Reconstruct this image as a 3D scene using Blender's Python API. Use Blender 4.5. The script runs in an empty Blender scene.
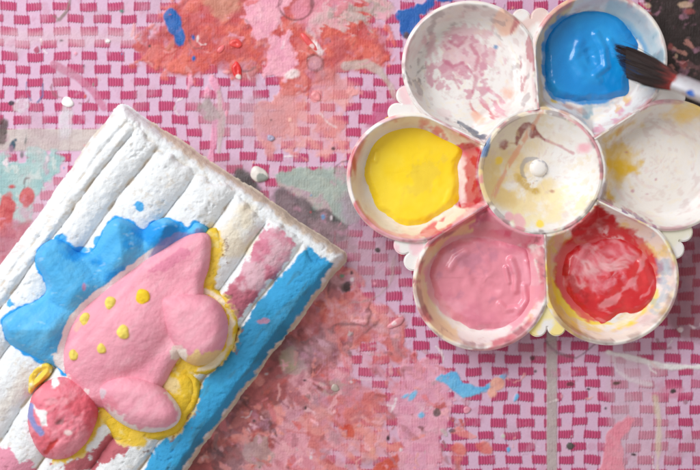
import bpy, bmesh, math, random
import numpy as np

random.seed(7)
RNG = np.random.default_rng(11)
scene = bpy.context.scene
COL = scene.collection
H = 0.56            # camera height above the table, metres
PX = 0.0005         # half a millimetre of table for each photo pixel


def W(px, py, z):
    """table-plan position (pixel scale) of a point at height z"""
    k = PX * (H - z) / H
    return (np.asarray(px, float) - 350.0) * k, (235.0 - np.asarray(py, float)) * k


def S(r, g, b):
    c = np.array([r, g, b], float) / 255.0
    return np.where(c <= 0.04045, c / 12.92, ((c + 0.055) / 1.055) ** 2.4)


# ------------------------------------------------------------------ noise and fields
_T = [np.random.default_rng(100 + i).random((256, 256)) for i in range(8)]


def vnoise(x, y, seed=0):
    t = _T[seed % 8]
    o = seed * 17.31
    x = np.asarray(x, float) + o
    y = np.asarray(y, float) - o * 1.7
    xi = np.floor(x).astype(int)
    yi = np.floor(y).astype(int)
    fx = x - xi
    fy = y - yi
    fx = fx * fx * (3 - 2 * fx)
    fy = fy * fy * (3 - 2 * fy)
    a = t[xi & 255, yi & 255]
    b = t[(xi + 1) & 255, yi & 255]
    c = t[xi & 255, (yi + 1) & 255]
    d = t[(xi + 1) & 255, (yi + 1) & 255]
    return (a * (1 - fx) + b * fx) * (1 - fy) + (c * (1 - fx) + d * fx) * fy


def fbm(x, y, scale, seed=0, octv=4, gain=0.5):
    """noise in -1..1; scale is the size of the largest lump"""
    s, a, n = 0.0, 1.0, 0.0
    f = 1.0 / scale
    for o in range(octv):
        ca, sa = math.cos(o * 0.9 + seed), math.sin(o * 0.9 + seed)
        s = s + a * (vnoise((x * ca - y * sa) * f, (x * sa + y * ca) * f, seed + o) * 2 - 1)
        n += a
        a *= gain
        f *= 2.03
    return s / n * 1.7


def sm(x, a=0.0, b=1.0):
    t = np.clip((x - a) / (b - a), 0, 1)
    return t * t * (3 - 2 * t)


def ell(x, y, cx, cy, rx, ry, rot=0.0):
    r = math.radians(rot)
    dx, dy = x - cx, y - cy
    u = dx * math.cos(r) + dy * math.sin(r)
    v = -dx * math.sin(r) + dy * math.cos(r)
    return (1 - np.sqrt((u / rx) ** 2 + (v / ry) ** 2)) * min(rx, ry)


def seg(x, y, pts, w):
    """positive inside a stroke of half width w along the points"""
    d = np.full(np.shape(x), 1e9)
    for (x0, y0), (x1, y1) in zip(pts[:-1], pts[1:]):
        ex, ey = x1 - x0, y1 - y0
        t = np.clip(((x - x0) * ex + (y - y0) * ey) / (ex * ex + ey * ey + 1e-9), 0, 1)
        d = np.minimum(d, np.hypot(x - x0 - t * ex, y - y0 - t * ey))
    return w - d


def smooth_loop(pts, n=7):
    P = np.array(pts, float)
    out = []
    m = len(P)
    for i in range(m):
        p0, p1, p2, p3 = P[i - 1], P[i], P[(i + 1) % m], P[(i + 2) % m]
        for k in range(n):
            t = k / n
            out.append(0.5 * ((2 * p1) + (-p0 + p2) * t + (2 * p0 - 5 * p1 + 4 * p2 - p3) * t * t + (-p0 + 3 * p1 - 3 * p2 + p3) * t ** 3))
    return np.array(out)


def poly(x, y, pts, smooth=True):
    """signed distance, positive inside"""
    P = smooth_loop(pts) if smooth else np.array(pts, float)
    d = np.full(np.shape(x), 1e9)
    ins = np.zeros(np.shape(x), bool)
    m = len(P)
    for i in range(m):
        x0, y0 = P[i]
        x1, y1 = P[(i + 1) % m]
        ex, ey = x1 - x0, y1 - y0
        t = np.clip(((x - x0) * ex + (y - y0) * ey) / (ex * ex + ey * ey + 1e-9), 0, 1)
        d = np.minimum(d, (x - x0 - t * ex) ** 2 + (y - y0 - t * ey) ** 2)
        if y0 != y1:
            c = ((y0 > y) != (y1 > y)) & (x < ex * (y - y0) / (y1 - y0) + x0)
            ins ^= c
    d = np.sqrt(d)
    return np.where(ins, d, -d)


def lay(C, m, rgb):
    """mix colour rgb (linear, 3 or array) over C by mask m"""
    m = m[..., None]
    C *= (1 - m)
    C += m * rgb


# ------------------------------------------------------------------ objects
def link(o, parent=None, **props):
    COL.objects.link(o)
    if parent is not None:
        o.parent = parent
    for k, v in props.items():
        o[k] = v
    return o


def thing(name, label, cat, loc=(0, 0, 0), group=None):
    o = bpy.data.objects.new(name, None)
    o.empty_display_size = 0.02
    o.location = loc
    link(o)
    tag(o, label, cat, group)
    return o


def tag(o, label, cat, group=None):
    o['label'] = label
    o['category'] = cat
    if group:
        o['group'] = group


def mesh_obj(name, V, F, mat, parent=None, col=None, extra=None, smooth=True, at=(0, 0, 0)):
    V = np.asarray(V, float).reshape(-1, 3)
    orig = np.array(at, float)
    F = np.asarray(F, np.int32)
    me = bpy.data.meshes.new(name)
    me.vertices.add(len(V))
    me.vertices.foreach_set('co', (V - orig).astype(np.float32).ravel())
    n = F.shape[1]
    me.loops.add(F.size)
    me.loops.foreach_set('vertex_index', F.ravel())
    me.polygons.add(len(F))
    me.polygons.foreach_set('loop_start', np.arange(0, F.size, n, dtype=np.int32))
    me.update(calc_edges=True)
    if col is not None:
        col = np.asarray(col, float)
        if col.ndim == 1:
            col = np.tile(col, (len(V), 1))
        col = col.reshape(len(V), -1)
        if col.shape[1] == 3:
            col = np.concatenate([col, np.ones((len(V), 1))], 1)
        a = me.color_attributes.new('Col', 'FLOAT_COLOR', 'POINT')
        a.data.foreach_set('color', np.clip(col, 0, 1).astype(np.float32).ravel())
    if extra:
        for k, v in extra.items():
            a = me.attributes.new(k, 'FLOAT', 'POINT')
            a.data.foreach_set('value', np.asarray(v, np.float32).ravel())
    me.validate()
    me.polygons.foreach_set('use_smooth', np.full(len(me.polygons), smooth))
    me.materials.append(mat)
    o = bpy.data.objects.new(name, me)
    if parent is None:
        o.location = at
    link(o, parent)
    return o


def grid_faces(n, m, keep=None, wrap=False):
    i = np.arange(n * m).reshape(n, m)
    if wrap:
        i = np.concatenate([i, i[:, :1]], 1)
    F = np.stack([i[:-1, :-1], i[1:, :-1], i[1:, 1:], i[:-1, 1:]], -1).reshape(-1, 4)
    if keep is not None:
        F = F[keep.ravel()[F].all(1)]
    return F


def compact(V, F, *arrs):
    used = np.unique(F)
    idx = np.full(len(V), -1)
    idx[used] = np.arange(len(used))
    return (V[used], idx[F]) + tuple(a.reshape(len(V), -1)[used] for a in arrs)


# ------------------------------------------------------------------ materials
class N:
    """small helper for node maths"""
    def __init__(s, name):
        s.m = bpy.data.materials.new(name)
        s.m.use_nodes = True
        s.t = s.m.node_tree
        s.b = s.t.nodes['Principled BSDF']
        s.out = s.t.nodes['Material Output']

    def n(s, typ, **kw):
        x = s.t.nodes.new(typ)
        for k, v in kw.items():
            setattr(x, k, v)
        return x

    def l(s, a, b):
        s.t.links.new(a, b)

    def put(s, sock, v):
        if isinstance(v, (int, float)):
            sock.default_value = v
        elif isinstance(v, (tuple, list, np.ndarray)):
            sock.default_value = tuple(v) if len(v) == len(sock.default_value) else tuple(v) + (1,)
        else:
            s.l(v, sock)

    def ma(s, op, a, b=0.0, c=None, clamp=False):
        x = s.n('ShaderNodeMath', operation=op, use_clamp=clamp)
        s.put(x.inputs[0], a)
        s.put(x.inputs[1], b)
        if c is not None:
            s.put(x.inputs[2], c)
        return x.outputs[0]

    def step(s, v, lo, hi):
        x = s.n('ShaderNodeMapRange', interpolation_type='SMOOTHSTEP')
        s.put(x.inputs['Value'], v)
        x.inputs['From Min'].default_value = lo
        x.inputs['From Max'].default_value = hi
        return x.outputs['Result']

    def mix(s, f, a, b, mode='MIX'):
        x = s.n('ShaderNodeMix', data_type='RGBA', blend_type=mode)
        s.put(x.inputs[0], f)
        s.put(x.inputs[6], a)
        s.put(x.inputs[7], b)
        return x.outputs[2]

    def pos(s):
        return s.n('ShaderNodeTexCoord').outputs['Object']

    def noise(s, scale, detail=4, rough=0.55, vec=None):
        x = s.n('ShaderNodeTexNoise')
        s.l(vec if vec is not None else s.pos(), x.inputs['Vector'])
        x.inputs['Scale'].default_value = scale
        x.inputs['Detail'].default_value = detail
        x.inputs['Roughness'].default_value = rough
        return x.outputs['Fac']

    def bump(s, h, dist, strength=1.0, normal=None):
        x = s.n('ShaderNodeBump')
        x.inputs['Strength'].default_value = strength
        x.inputs['Distance'].default_value = dist
        s.l(h, x.inputs['Height'])
        if normal is not None:
            s.l(normal, x.inputs['Normal'])
        return x.outputs['Normal']

    def attr(s, name):
        return s.n('ShaderNodeAttribute', attribute_name=name)


def painted(name, rough=0.5, nscale=900, bumpd=0.0002, vary=0.12, spec=0.4, sss=0.0, coat=0.0, bscale2=None):
    M = N(name)
    a = M.attr('Col').outputs['Color']
    n1 = M.noise(nscale, 5, 0.6)
    n2 = M.noise(nscale * 0.13, 4, 0.6)
    f = M.ma('MULTIPLY_ADD', n1, vary, 1 - vary * 0.5)
    f = M.ma('MULTIPLY', f, M.ma('MULTIPLY_ADD', n2, vary, 1 - vary * 0.5))
    c = M.n('ShaderNodeVectorMath', operation='SCALE')
    M.l(a, c.inputs[0])
    M.l(f, c.inputs['Scale'])
    M.l(c.outputs[0], M.b.inputs['Base Color'])
    M.l(M.ma('MULTIPLY_ADD', n2, 0.3, rough - 0.15), M.b.inputs['Roughness'])
    M.b.inputs['Specular IOR Level'].default_value = spec
    if coat:
        M.b.inputs['Coat Weight'].default_value = coat
        M.b.inputs['Coat Roughness'].default_value = 0.12
    if sss:
        M.b.inputs['Subsurface Weight'].default_value = sss
        M.b.inputs['Subsurface Radius'].default_value = (0.002, 0.0015, 0.001)
        M.b.inputs['Subsurface Scale'].default_value = 0.6
    if bumpd:
        h = n1
        if bscale2:
            h = M.ma('ADD', n1, M.ma('MULTIPLY', M.noise(bscale2, 3, 0.5), 2.0))
        M.l(M.bump(h, bumpd), M.b.inputs['Normal'])
    return M.m


MAT_PLASTER = painted('painted_plaster', 0.8, 1300, 0.00024, 0.08, 0.2, bscale2=420)
MAT_DINO = painted('matt_poster_paint_on_plaster', 0.62, 1500, 0.00022, 0.06, 0.3, bscale2=500)
MAT_PALETTE = painted('stained_white_plastic', 0.38, 700, 0.00006, 0.07, 0.5, sss=0.08)
MAT_WET = painted('wet_poster_paint', 0.30, 350, 0.00012, 0.05, 0.5, coat=0.3)
MAT_BLOB = painted('dried_paint_blob', 0.35, 800, 0.0001, 0.1, 0.5)
MAT_HAIR = painted('paint_caked_bristle', 0.55, 1500, 0.0001, 0.3, 0.3)


def make_cloth_material():
    M = N('woven_pink_cloth_with_dried_paint')
    sep = M.n('ShaderNodeSeparateXYZ')
    pos = M.pos()
    M.l(pos, sep.inputs[0])
    w1 = M.noise(28, 2, 0.5)
    w2 = M.noise(33, 2, 0.5, M.n('ShaderNodeMapping').outputs[0]) if False else M.noise(47, 2, 0.5)
    fine = M.noise(1100, 3, 0.6)
    px = M.ma('MULTIPLY_ADD', sep.outputs[0], 2000.0, 350.0 - 89.0)
    py = M.ma('MULTIPLY_ADD', sep.outputs[1], -2000.0, 235.0 - 6.2)
    px = M.ma('ADD', px, M.ma('MULTIPLY_ADD', w1, 10.0, -5.0))
    py = M.ma('ADD', py, M.ma('MULTIPLY_ADD', w2, 8.0, -4.0))
    px = M.ma('ADD', px, M.ma('MULTIPLY_ADD', fine, 1.5, -0.75))
    cx = M.ma('DIVIDE', px, 13.25)
    cy = M.ma('DIVIDE', py, 12.6)
    row = M.ma('ROUND', cy)
    fy = M.ma('ABSOLUTE', M.ma('SUBTRACT', cy, row))
    xm = M.ma('SUBTRACT', cx, row)
    d = M.ma('ABSOLUTE', M.ma('SUBTRACT', xm, M.ma('MULTIPLY', M.ma('ROUND', M.ma('MULTIPLY', xm, 0.5)), 2.0)))
    st = M.ma('SINE', M.ma('MULTIPLY', px, 2 * math.pi / 2.65))
    rown = M.n('ShaderNodeTexWhiteNoise', noise_dimensions='2D')
    cmb = M.n('ShaderNodeCombineXYZ')
    M.l(row, cmb.inputs[0])
    M.l(M.ma('ROUND', M.ma('MULTIPLY', xm, 0.5)), cmb.inputs[1])
    M.l(cmb.outputs[0], rown.inputs['Vector'])
    rv = rown.outputs['Value']
    bw = M.ma('MULTIPLY_ADD', rv, 0.06, 0.59)
    bh = M.ma('ADD', M.ma('MULTIPLY_ADD', st, 0.03, M.ma('MULTIPLY_ADD', rv, 0.05, 0.30)), M.ma('MULTIPLY_ADD', fine, 0.10, -0.045))
    mx = M.step(M.ma('SUBTRACT', bw, d), -0.055, 0.055)
    my = M.step(M.ma('SUBTRACT', bh, fy), -0.06, 0.06)
    bar = M.ma('MULTIPLY', mx, my)
    fcx = M.ma('ABSOLUTE', M.ma('SUBTRACT', cx, M.ma('ROUND', cx)))
    line = M.ma('MULTIPLY', M.step(fcx, 0.425, 0.475), 0.62)
    stripe = M.ma('MULTIPLY_ADD', st, 0.5, 0.5)
    big = M.noise(60, 3, 0.6)
    magenta = M.mix(M.ma('MULTIPLY', stripe, 0.42), tuple(S(182, 56, 102)), tuple(S(210, 112, 150)))
    magenta = M.mix(M.ma('MULTIPLY', rv, 0.25), magenta, tuple(S(184, 66, 106)))
    lilac = M.mix(fine, tuple(S(198, 158, 188)), tuple(S(216, 184, 206)))
    lilac = M.mix(M.step(big, 0.45, 0.75), lilac, tuple(S(214, 172, 196)))
    base = M.mix(line, lilac, tuple(S(190, 96, 148)))
    base = M.mix(bar, base, magenta)
    at = M.attr('Col')
    al = M.attr('Col').outputs['Alpha']
    grain = M.noise(1600, 4, 0.65)
    pc = M.n('ShaderNodeVectorMath', operation='SCALE')
    M.l(at.outputs['Color'], pc.inputs[0])
    M.l(M.ma('MULTIPLY_ADD', grain, 0.22, 0.89), pc.inputs['Scale'])
    base = M.mix(al, base, pc.outputs[0])
    M.l(base, M.b.inputs['Base Color'])
    M.l(M.ma('MULTIPLY_ADD', al, -0.12, 0.6), M.b.inputs['Roughness'])
    M.b.inputs['Specular IOR Level'].default_value = 0.35
    hh = M.ma('ADD', M.ma('MULTIPLY', bar, M.ma('MULTIPLY_ADD', stripe, 0.5, 0.5)), M.ma('MULTIPLY', line, -0.6))
    hh = M.ma('MULTIPLY', hh, M.ma('MULTIPLY_ADD', al, -0.8, 1.0))
    hh = M.ma('ADD', hh, M.ma('MULTIPLY', M.noise(500, 5, 0.65), M.ma('MULTIPLY_ADD', al, 1.1, 0.25)))
    M.l(M.bump(hh, 0.00042), M.b.inputs['Normal'])
    return M.m


MAT_CLOTH = make_cloth_material()

# ------------------------------------------------------------------ the table and its cloth
def axis(lo, hi, step, far):
    core = np.arange(lo, hi + 0.1, step)
    out = [hi]
    s = step
    while out[-1] < hi + far:
        s *= 1.25
        out.append(out[-1] + s)
    g = np.array(out[1:])
    return np.concatenate([(lo - (g - hi))[::-1], core, g])


def build_cloth():
    ax = axis(-50, 750, 1.0, 420)
    ay = axis(-50, 520, 1.0, 420)
    X, Y = np.meshgrid(ax, ay, indexing='ij')
    C = np.zeros(X.shape + (3,))
    A = np.zeros(X.shape)
    T = np.zeros(X.shape)       # thickness of the dried paint, millimetres
    n_mid = fbm(X, Y, 26, 1, 5)
    n_sm = fbm(X, Y, 9, 2, 4)
    n_big = fbm(X, Y, 70, 3, 4)
    n_fine = fbm(X, Y, 4, 5, 3)

    def layer(f, c1, c2=None, amp=6, soft=1.6, op=1.0, th=0.1, nz=None, pick=None, veil=None):
        nz = (n_mid * 0.6 + n_sm * 0.4 + n_fine * 0.12) if nz is None else nz
        m = sm(f + nz * amp, -soft, soft) * op
        if veil is not None:
            m = m * veil
        c = np.array(c1) if c2 is None else np.array(c1) + (np.array(c2) - np.array(c1)) * sm(n_sm * 0.6 + n_fine * 0.4 if pick is None else pick, -0.7, 0.7)[..., None]
        C[:] = C * (1 - m[..., None]) + c * m[..., None]
        A[:] = A * (1 - m) + m
        T[:] = T * (1 - 0.5 * m) + th * m

    E = lambda *a: ell(X, Y, *a)
    G = lambda pts, w: seg(X, Y, pts, w)
    PL = lambda pts: poly(X, Y, pts)

    def U(*fs):
        r = fs[0]
        for f in fs[1:]:
            r = np.maximum(r, f)
        return r
    # woven seams of the cloth: plain beige tapes
    layer(np.minimum(5.2 - np.abs(X - 551.5), Y - 325), S(186, 172, 170), S(176, 160, 160), amp=0.4, soft=0.8, th=0.02, op=0.95)
    layer(np.minimum(11 - np.abs(Y - 140), 108 - X), S(202, 190, 186), S(190, 176, 174), amp=1.0, soft=1.0, th=0.02, op=0.96)
    # worn, washed-out zones
    layer(np.minimum(9 - np.abs(Y - 38), 150 - X), S(205, 170, 180), S(214, 186, 196), amp=5, soft=6, op=0.55, th=0.0)
    layer(U(E(250, 120, 60, 26, 10), E(640, 430, 30, 50, 0), E(20, 200, 60, 40, 0)), S(206, 176, 188), S(192, 160, 172), amp=12, soft=10, op=0.45, th=0.0)
    layer(U(E(620, 400, 13, 90, 4)), S(196, 172, 186), amp=6, soft=6, op=0.4, th=0.0)
    layer(U(E(360, 265, 45, 60, 20), E(230, 190, 60, 30, 30)), S(150, 108, 122), S(170, 130, 140), amp=12, soft=12, op=0.42, th=0.0)  # softly darker mauve zones by the plaque's corner and upper edge
    # maroon and brown tint with the palette's shadow painted in at its lower right
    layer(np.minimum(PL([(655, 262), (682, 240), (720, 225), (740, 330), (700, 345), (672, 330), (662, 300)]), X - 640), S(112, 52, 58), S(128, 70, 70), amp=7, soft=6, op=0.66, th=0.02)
    # lower centre: a deep mess of red, rose and grey paint
    red_zone = PL([(326, 272), (372, 300), (392, 322), (398, 350), (425, 372), (436, 400), (444, 430), (450, 480), (430, 540), (120, 540), (170, 480), (200, 420), (270, 330)])
    layer(red_zone, S(206, 124, 138), S(222, 150, 160), amp=13, soft=3, th=0.12, pick=n_mid)
    layer(np.minimum(red_zone + 8, n_big * 26 + n_mid * 18 + 6), S(196, 104, 106), S(214, 120, 118), amp=8, soft=3, th=0.18)
    smear = fbm((X + Y) * 0.35, (Y - X) * 1.3, 16, 6, 4)
    hol = sm(fbm(X, Y, 34, 7, 4) + smear * 0.6 + np.clip((360 - X) / 120, -0.5, 1.2), -0.55, 0.15)
    A *= 1 - (1 - hol) * 0.8 * sm(red_zone, -8, 0)
    C *= (1 - (1 - hol) * 0.8 * sm(red_zone, -8, 0))[..., None]
    dz = PL([(338, 282), (360, 316), (338, 352), (318, 388), (292, 434), (268, 490), (150, 540), (150, 470), (220, 390), (290, 310)])  # dark band by the plaque: maroon paint with the plaque's shadow painted in
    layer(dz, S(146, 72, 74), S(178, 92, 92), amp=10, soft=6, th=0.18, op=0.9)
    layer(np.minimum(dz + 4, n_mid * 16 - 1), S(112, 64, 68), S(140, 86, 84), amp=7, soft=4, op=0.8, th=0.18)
    layer(E(352, 318, 36, 24, 20), S(198, 92, 84), S(214, 124, 112), amp=12, soft=3, th=0.2, op=0.92)
    layer(np.minimum(red_zone + 3, fbm(X, Y, 46, 12, 5) * 30 - 6), S(216, 150, 166), S(226, 168, 178), amp=5, soft=4, op=0.75, veil=0.35 + 0.65 * sm(smear + n_sm * 0.4, -0.4, 0.3))
    layer(np.minimum(red_zone + 2, fbm(X, Y, 38, 13, 5) * 28 - 12), S(150, 108, 124), S(176, 130, 140), amp=5, soft=4, op=0.65, veil=0.35 + 0.65 * sm(smear + n_sm * 0.4, -0.4, 0.3))
    layer(np.minimum(red_zone + 2, fbm(X * 0.8 + Y * 0.5, Y * 1.1 - X * 0.5, 32, 14, 5) * 26 - 13), S(176, 70, 70), S(196, 92, 84), amp=4, soft=2.5, op=0.7, veil=0.35 + 0.65 * sm(smear + n_sm * 0.4, -0.4, 0.3))
    layer(np.minimum(red_zone + 2, fbm(X * 0.7 - Y * 0.6, Y * 1.0 + X * 0.6, 34, 19, 5) * 28 - 14), S(226, 136, 128), S(232, 152, 146), amp=4, soft=2.2, op=0.8, veil=0.35 + 0.65 * sm(smear + n_sm * 0.4, -0.4, 0.3))
    layer(U(E(262, 452, 14, 15, 0), E(336, 388, 9, 8, 0), E(290, 365, 9, 11, 0)), S(158, 128, 128), S(180, 150, 146), amp=9, soft=2, op=0.8)
    layer(U(E(288, 362, 7, 10, 10)), S(162, 150, 112), amp=5, soft=3, op=0.6)
    layer(U(E(330, 470, 26, 12, 20), E(366, 440, 22, 15, -20), E(318, 420, 16, 12, 0)), S(214, 130, 126), S(224, 148, 142), amp=10, soft=3, op=0.7, veil=0.35 + 0.65 * sm(smear, -0.4, 0.3))
    layer(U(E(346, 430, 7, 6, 30), E(420, 378, 6, 4, 0), E(399, 373, 5, 3, 60), E(292, 463, 6, 8, 0), E(386, 466, 16, 5, -30)), S(196, 70, 58), S(206, 96, 80), amp=5, soft=1.2, th=0.25)
    layer(PL([(398, 372), (440, 356), (452, 392), (440, 470), (412, 470), (400, 420)]), S(220, 150, 176), S(230, 168, 186), amp=14, soft=2.5, op=0.82)
    def shards(zone, n, cols, size, seed, lean=0.6, lo=-2.0):
        rs = np.random.default_rng(seed)
        done = 0
        for _ in range(n * 12):
            if done >= n:
                break
            i, j = rs.integers(60, len(ax) - 60), rs.integers(60, len(ay) - 60)
            if zone[i, j] < lo:
                continue
            done += 1
            cx, cy = ax[i], ay[j]
            th = rs.normal(lean, 0.7)
            ln, wd = size * rs.uniform(0.5, 1.8), size * rs.uniform(0.2, 0.7)
            k = rs.integers(4, 7)
            an = np.sort(rs.uniform(0, 2 * np.pi, k))
            pts = [(cx + ln * math.cos(q) * math.cos(th) - wd * math.sin(q) * math.sin(th), cy + ln * math.cos(q) * math.sin(th) + wd * math.sin(q) * math.cos(th)) for q in an]
            r = int(size * 2 + 5)
            sl = (slice(max(i - r, 0), i + r), slice(max(j - r, 0), j + r))
            f = poly(X[sl], Y[sl], pts, False)
            m = sm(f + n_fine[sl] * 1.6 + n_sm[sl] * 1.0, -0.7, 1.1) * rs.uniform(0.45, 0.95)
            # dragged, so it breaks up along its length
            u_ = (X[sl] * math.cos(th) + Y[sl] * math.sin(th)) * 0.16
            v_ = (-X[sl] * math.sin(th) + Y[sl] * math.cos(th)) * 0.9
            m = m * sm(fbm(u_, v_, 4, seed % 7, 3), -0.75, -0.05)
            c = cols[rs.integers(len(cols))]
            c = c * rs.uniform(0.85, 1.12)
            C[sl] = C[sl] * (1 - m[..., None]) + c * m[..., None]
            A[sl] = A[sl] * (1 - m) + m
            T[sl] += m * 0.12

    rz2 = np.maximum(red_zone, E(420, 420, 46, 70, 0))
    shards(rz2, 150, [S(222, 150, 166), S(226, 140, 134), S(196, 92, 90), S(214, 120, 128), S(176, 112, 124), S(232, 168, 176), S(160, 84, 88), S(204, 150, 166)], 9, 3)
    shards(rz2, 90, [S(226, 156, 170), S(232, 150, 140), S(206, 96, 92), S(150, 90, 96), S(236, 182, 190), S(186, 170, 168), S(170, 66, 66)], 4.5, 4)
    shards(dz, 46, [S(120, 62, 66), S(168, 82, 82), S(98, 58, 62), S(190, 104, 100), S(150, 110, 112)], 9, 5, 0.9)
    # salmon wash in the upper middle
    layer(PL([(262, 108), (300, 86), (336, 76), (352, 96), (346, 120), (356, 142), (330, 158), (302, 150), (280, 150), (258, 140), (284, 128)]), S(222, 146, 144), S(230, 162, 154), amp=15, soft=3.5, op=0.76, veil=0.55 + 0.45 * sm(smear + n_sm * 0.5, -0.5, 0.2))
    layer(np.minimum(E(310, 118, 60, 40, -20), n_mid * 14 - 2), S(224, 150, 150), S(214, 128, 128), amp=6, soft=2.5, op=0.7)
    # coral red patch along the top edge
    coral = PL([(200, -40), (200, -8), (172, 10), (166, 28), (142, 46), (150, 62), (190, 76), (214, 70), (240, 76), (268, 68), (286, 84), (306, 88), (322, 76), (348, 64), (380, 60), (384, 40), (372, 14), (382, -30)])
    layer(coral + 4, S(202, 84, 80), S(208, 100, 96), amp=10, soft=6, th=0.1, op=0.6)
    layer(coral, S(194, 74, 72), S(208, 92, 82), amp=9, soft=2.2, th=0.28, veil=0.75 + 0.25 * sm(n_sm + n_fine, -0.4, 0.2))
    layer(np.minimum(coral + 2, fbm(X, Y, 30, 15, 4) * 22 - 9), S(178, 78, 84), S(190, 90, 90), amp=5, soft=4, op=0.75, th=0.25)
    cs = fbm((X - Y) * 0.4, (X + Y) * 1.1, 13, 8, 4)
    layer(np.minimum(coral, cs * 10 - 3.5), S(222, 128, 122), S(214, 110, 104), amp=2, soft=3, op=0.6, th=0.34)
    layer(np.minimum(coral, -cs * 10 - 4.5), S(166, 62, 62), amp=2, soft=3, op=0.55, th=0.2)
    layer(np.minimum(coral + 10, n_sm * 10 - 5), S(220, 110, 96), amp=3, soft=2, op=0.7, th=0.3)
    layer(E(222, 0, 20, 20, 0), S(190, 132, 108), S(204, 150, 130), amp=10, soft=5, op=0.7)
    shards(coral, 70, [S(206, 92, 84), S(188, 74, 74), S(216, 116, 104), S(176, 84, 88), S(222, 134, 132), S(196, 112, 100)], 9, 6, 0.2)
    shards(coral, 60, [S(224, 130, 128), S(170, 64, 64), S(230, 160, 164), S(200, 82, 76)], 4.5, 7, 0.2)
    # pale pink strokes over the coral
    layer(U(PL([(244, 4), (262, -4), (288, -6), (282, 18), (266, 34), (254, 44), (248, 24)]), PL([(268, 44), (292, 36), (298, 62), (284, 78), (262, 76)])), S(226, 152, 176), S(234, 168, 184), amp=9, soft=1.5, th=0.3)
    layer(PL([(292, 6), (330, -8), (352, -6), (350, 8), (318, 22), (300, 24)]), S(222, 142, 164), S(214, 128, 146), amp=8, soft=3, op=0.8, th=0.3)
    layer(np.minimum(E(352, 14, 46, 22, -20), fbm(X * 0.5 + Y * 0.3, Y * 1.7 - X * 0.6, 9, 16, 3) * 9), S(226, 164, 176), S(206, 178, 176), amp=3, soft=1.5, op=0.85, th=0.3)
    layer(np.minimum(E(362, 8, 32, 13, -12), fbm(X * 0.5 + Y * 0.3, Y * 1.7 - X * 0.6, 7, 17, 3) * 7 + 1), S(196, 178, 172), S(170, 150, 146), amp=3, soft=1.5, op=0.8, th=0.3)
    for cx, cy, r in ((296, 4, 17), (315, 63, 8)):
        layer(1.0 - np.abs(np.hypot(X - cx, (Y - cy) * 1.05) - r), S(116, 60, 62), amp=2.6, soft=1.0, op=0.7)
    layer(E(315, 63, 6, 6, 0), S(206, 146, 158), amp=2, soft=2, op=0.8)
    layer(U(E(318, 49, 3, 9, -38), E(292, 74, 8, 4, -10)), S(232, 200, 202), S(238, 220, 220), amp=3, soft=1.2, th=0.4)
    layer(U(E(190, 82, 3, 7, 10), E(208, 92, 4, 8, 0), E(215, 84, 10, 5, 60)), S(226, 146, 176), S(238, 170, 190), amp=4, soft=1.5, th=0.3)
    shards(E(270, 30, 36, 42, 30), 34, [S(228, 158, 180), S(222, 146, 166), S(234, 178, 190), S(210, 110, 116)], 8, 8, -0.6)
    shards(E(312, 118, 56, 44, -20), 60, [S(226, 152, 148), S(232, 168, 160), S(218, 140, 146), S(222, 160, 176)], 7, 9, 0.3)
    shards(E(345, 22, 44, 30, -20), 34, [S(228, 172, 180), S(188, 168, 164), S(214, 130, 140), S(200, 90, 92)], 8, 10, -0.5)
    # rose strokes and grey trickles on the weave left of centre
    layer(G([(214, 80), (222, 104), (216, 128), (211, 160)], 3.4), S(226, 140, 172), S(220, 150, 180), amp=2.5, soft=1.2, op=0.9)
    layer(G([(219, 92), (222, 120), (219, 152)], 2.6), S(188, 172, 166), amp=2, soft=1.5, op=0.7)
    layer(U(E(208, 104, 4, 10, 10), E(206, 110, 9, 5, 20)), S(140, 124, 122), S(170, 160, 154), amp=5, soft=1.6, op=0.8)
    layer(G([(54, 64), (76, 76), (94, 92), (104, 108)], 3.6), S(196, 108, 142), S(188, 112, 140), amp=1.6, soft=1.2, op=0.8)
    layer(G([(346, 66), (366, 64), (380, 72), (390, 86), (396, 100)], 3.6), S(184, 170, 160), S(200, 184, 176), amp=2.0, soft=1.5, op=0.8)
    layer(E(384, 112, 26, 10, -35), S(196, 92, 136), S(184, 84, 128), amp=5, soft=2, op=0.85)
    layer(U(E(140, 48, 9, 5, 0), E(145, 38, 5, 8, 10), E(134, 66, 6, 4, 0)), S(186, 66, 72), S(190, 84, 80), amp=5, soft=1.5, op=0.85)
    # teal and grey patches
    teal = U(PL([(-30, 150), (18, 160), (30, 152), (56, 152), (66, 164), (40, 196), (24, 222), (8, 226), (-30, 230)]))
    layer(teal, S(140, 186, 186), S(172, 200, 196), amp=9, soft=2, op=0.9, pick=n_mid)
    layer(np.minimum(teal, n_sm * 8 - 4), S(196, 204, 202), amp=2, soft=2, op=0.8)
    layer(U(E(28, 197, 8, 9, 0), E(12, 187, 4, 3, 0), E(6, 212, 9, 22, 10)), S(186, 72, 78), S(206, 104, 104), amp=4, soft=1.3)
    layer(E(12, 246, 26, 20, -50), S(170, 84, 100), S(190, 110, 120), amp=8, soft=3, op=0.85)
    tg = PL([(274, 172), (296, 164), (330, 168), (352, 178), (364, 196), (356, 222), (334, 226), (312, 214), (296, 192), (278, 184)])
    layer(tg, S(150, 168, 160), S(168, 182, 170), amp=8, soft=2, op=0.93, th=0.15)
    layer(np.minimum(tg + 2, n_mid * 10 - 3.5), S(188, 168, 164), S(180, 146, 164), amp=5, soft=2, op=0.8)
    layer(E(352, 210, 22, 15, 60), S(172, 140, 164), S(152, 120, 140), amp=8, soft=4, op=0.6)
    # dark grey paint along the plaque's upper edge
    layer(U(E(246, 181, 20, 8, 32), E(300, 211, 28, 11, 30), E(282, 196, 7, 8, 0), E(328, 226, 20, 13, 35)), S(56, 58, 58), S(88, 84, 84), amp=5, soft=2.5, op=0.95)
    layer(U(E(335, 240, 22, 14, 30)), S(126, 98, 106), S(140, 116, 120), amp=9, soft=5, op=0.6)
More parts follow.
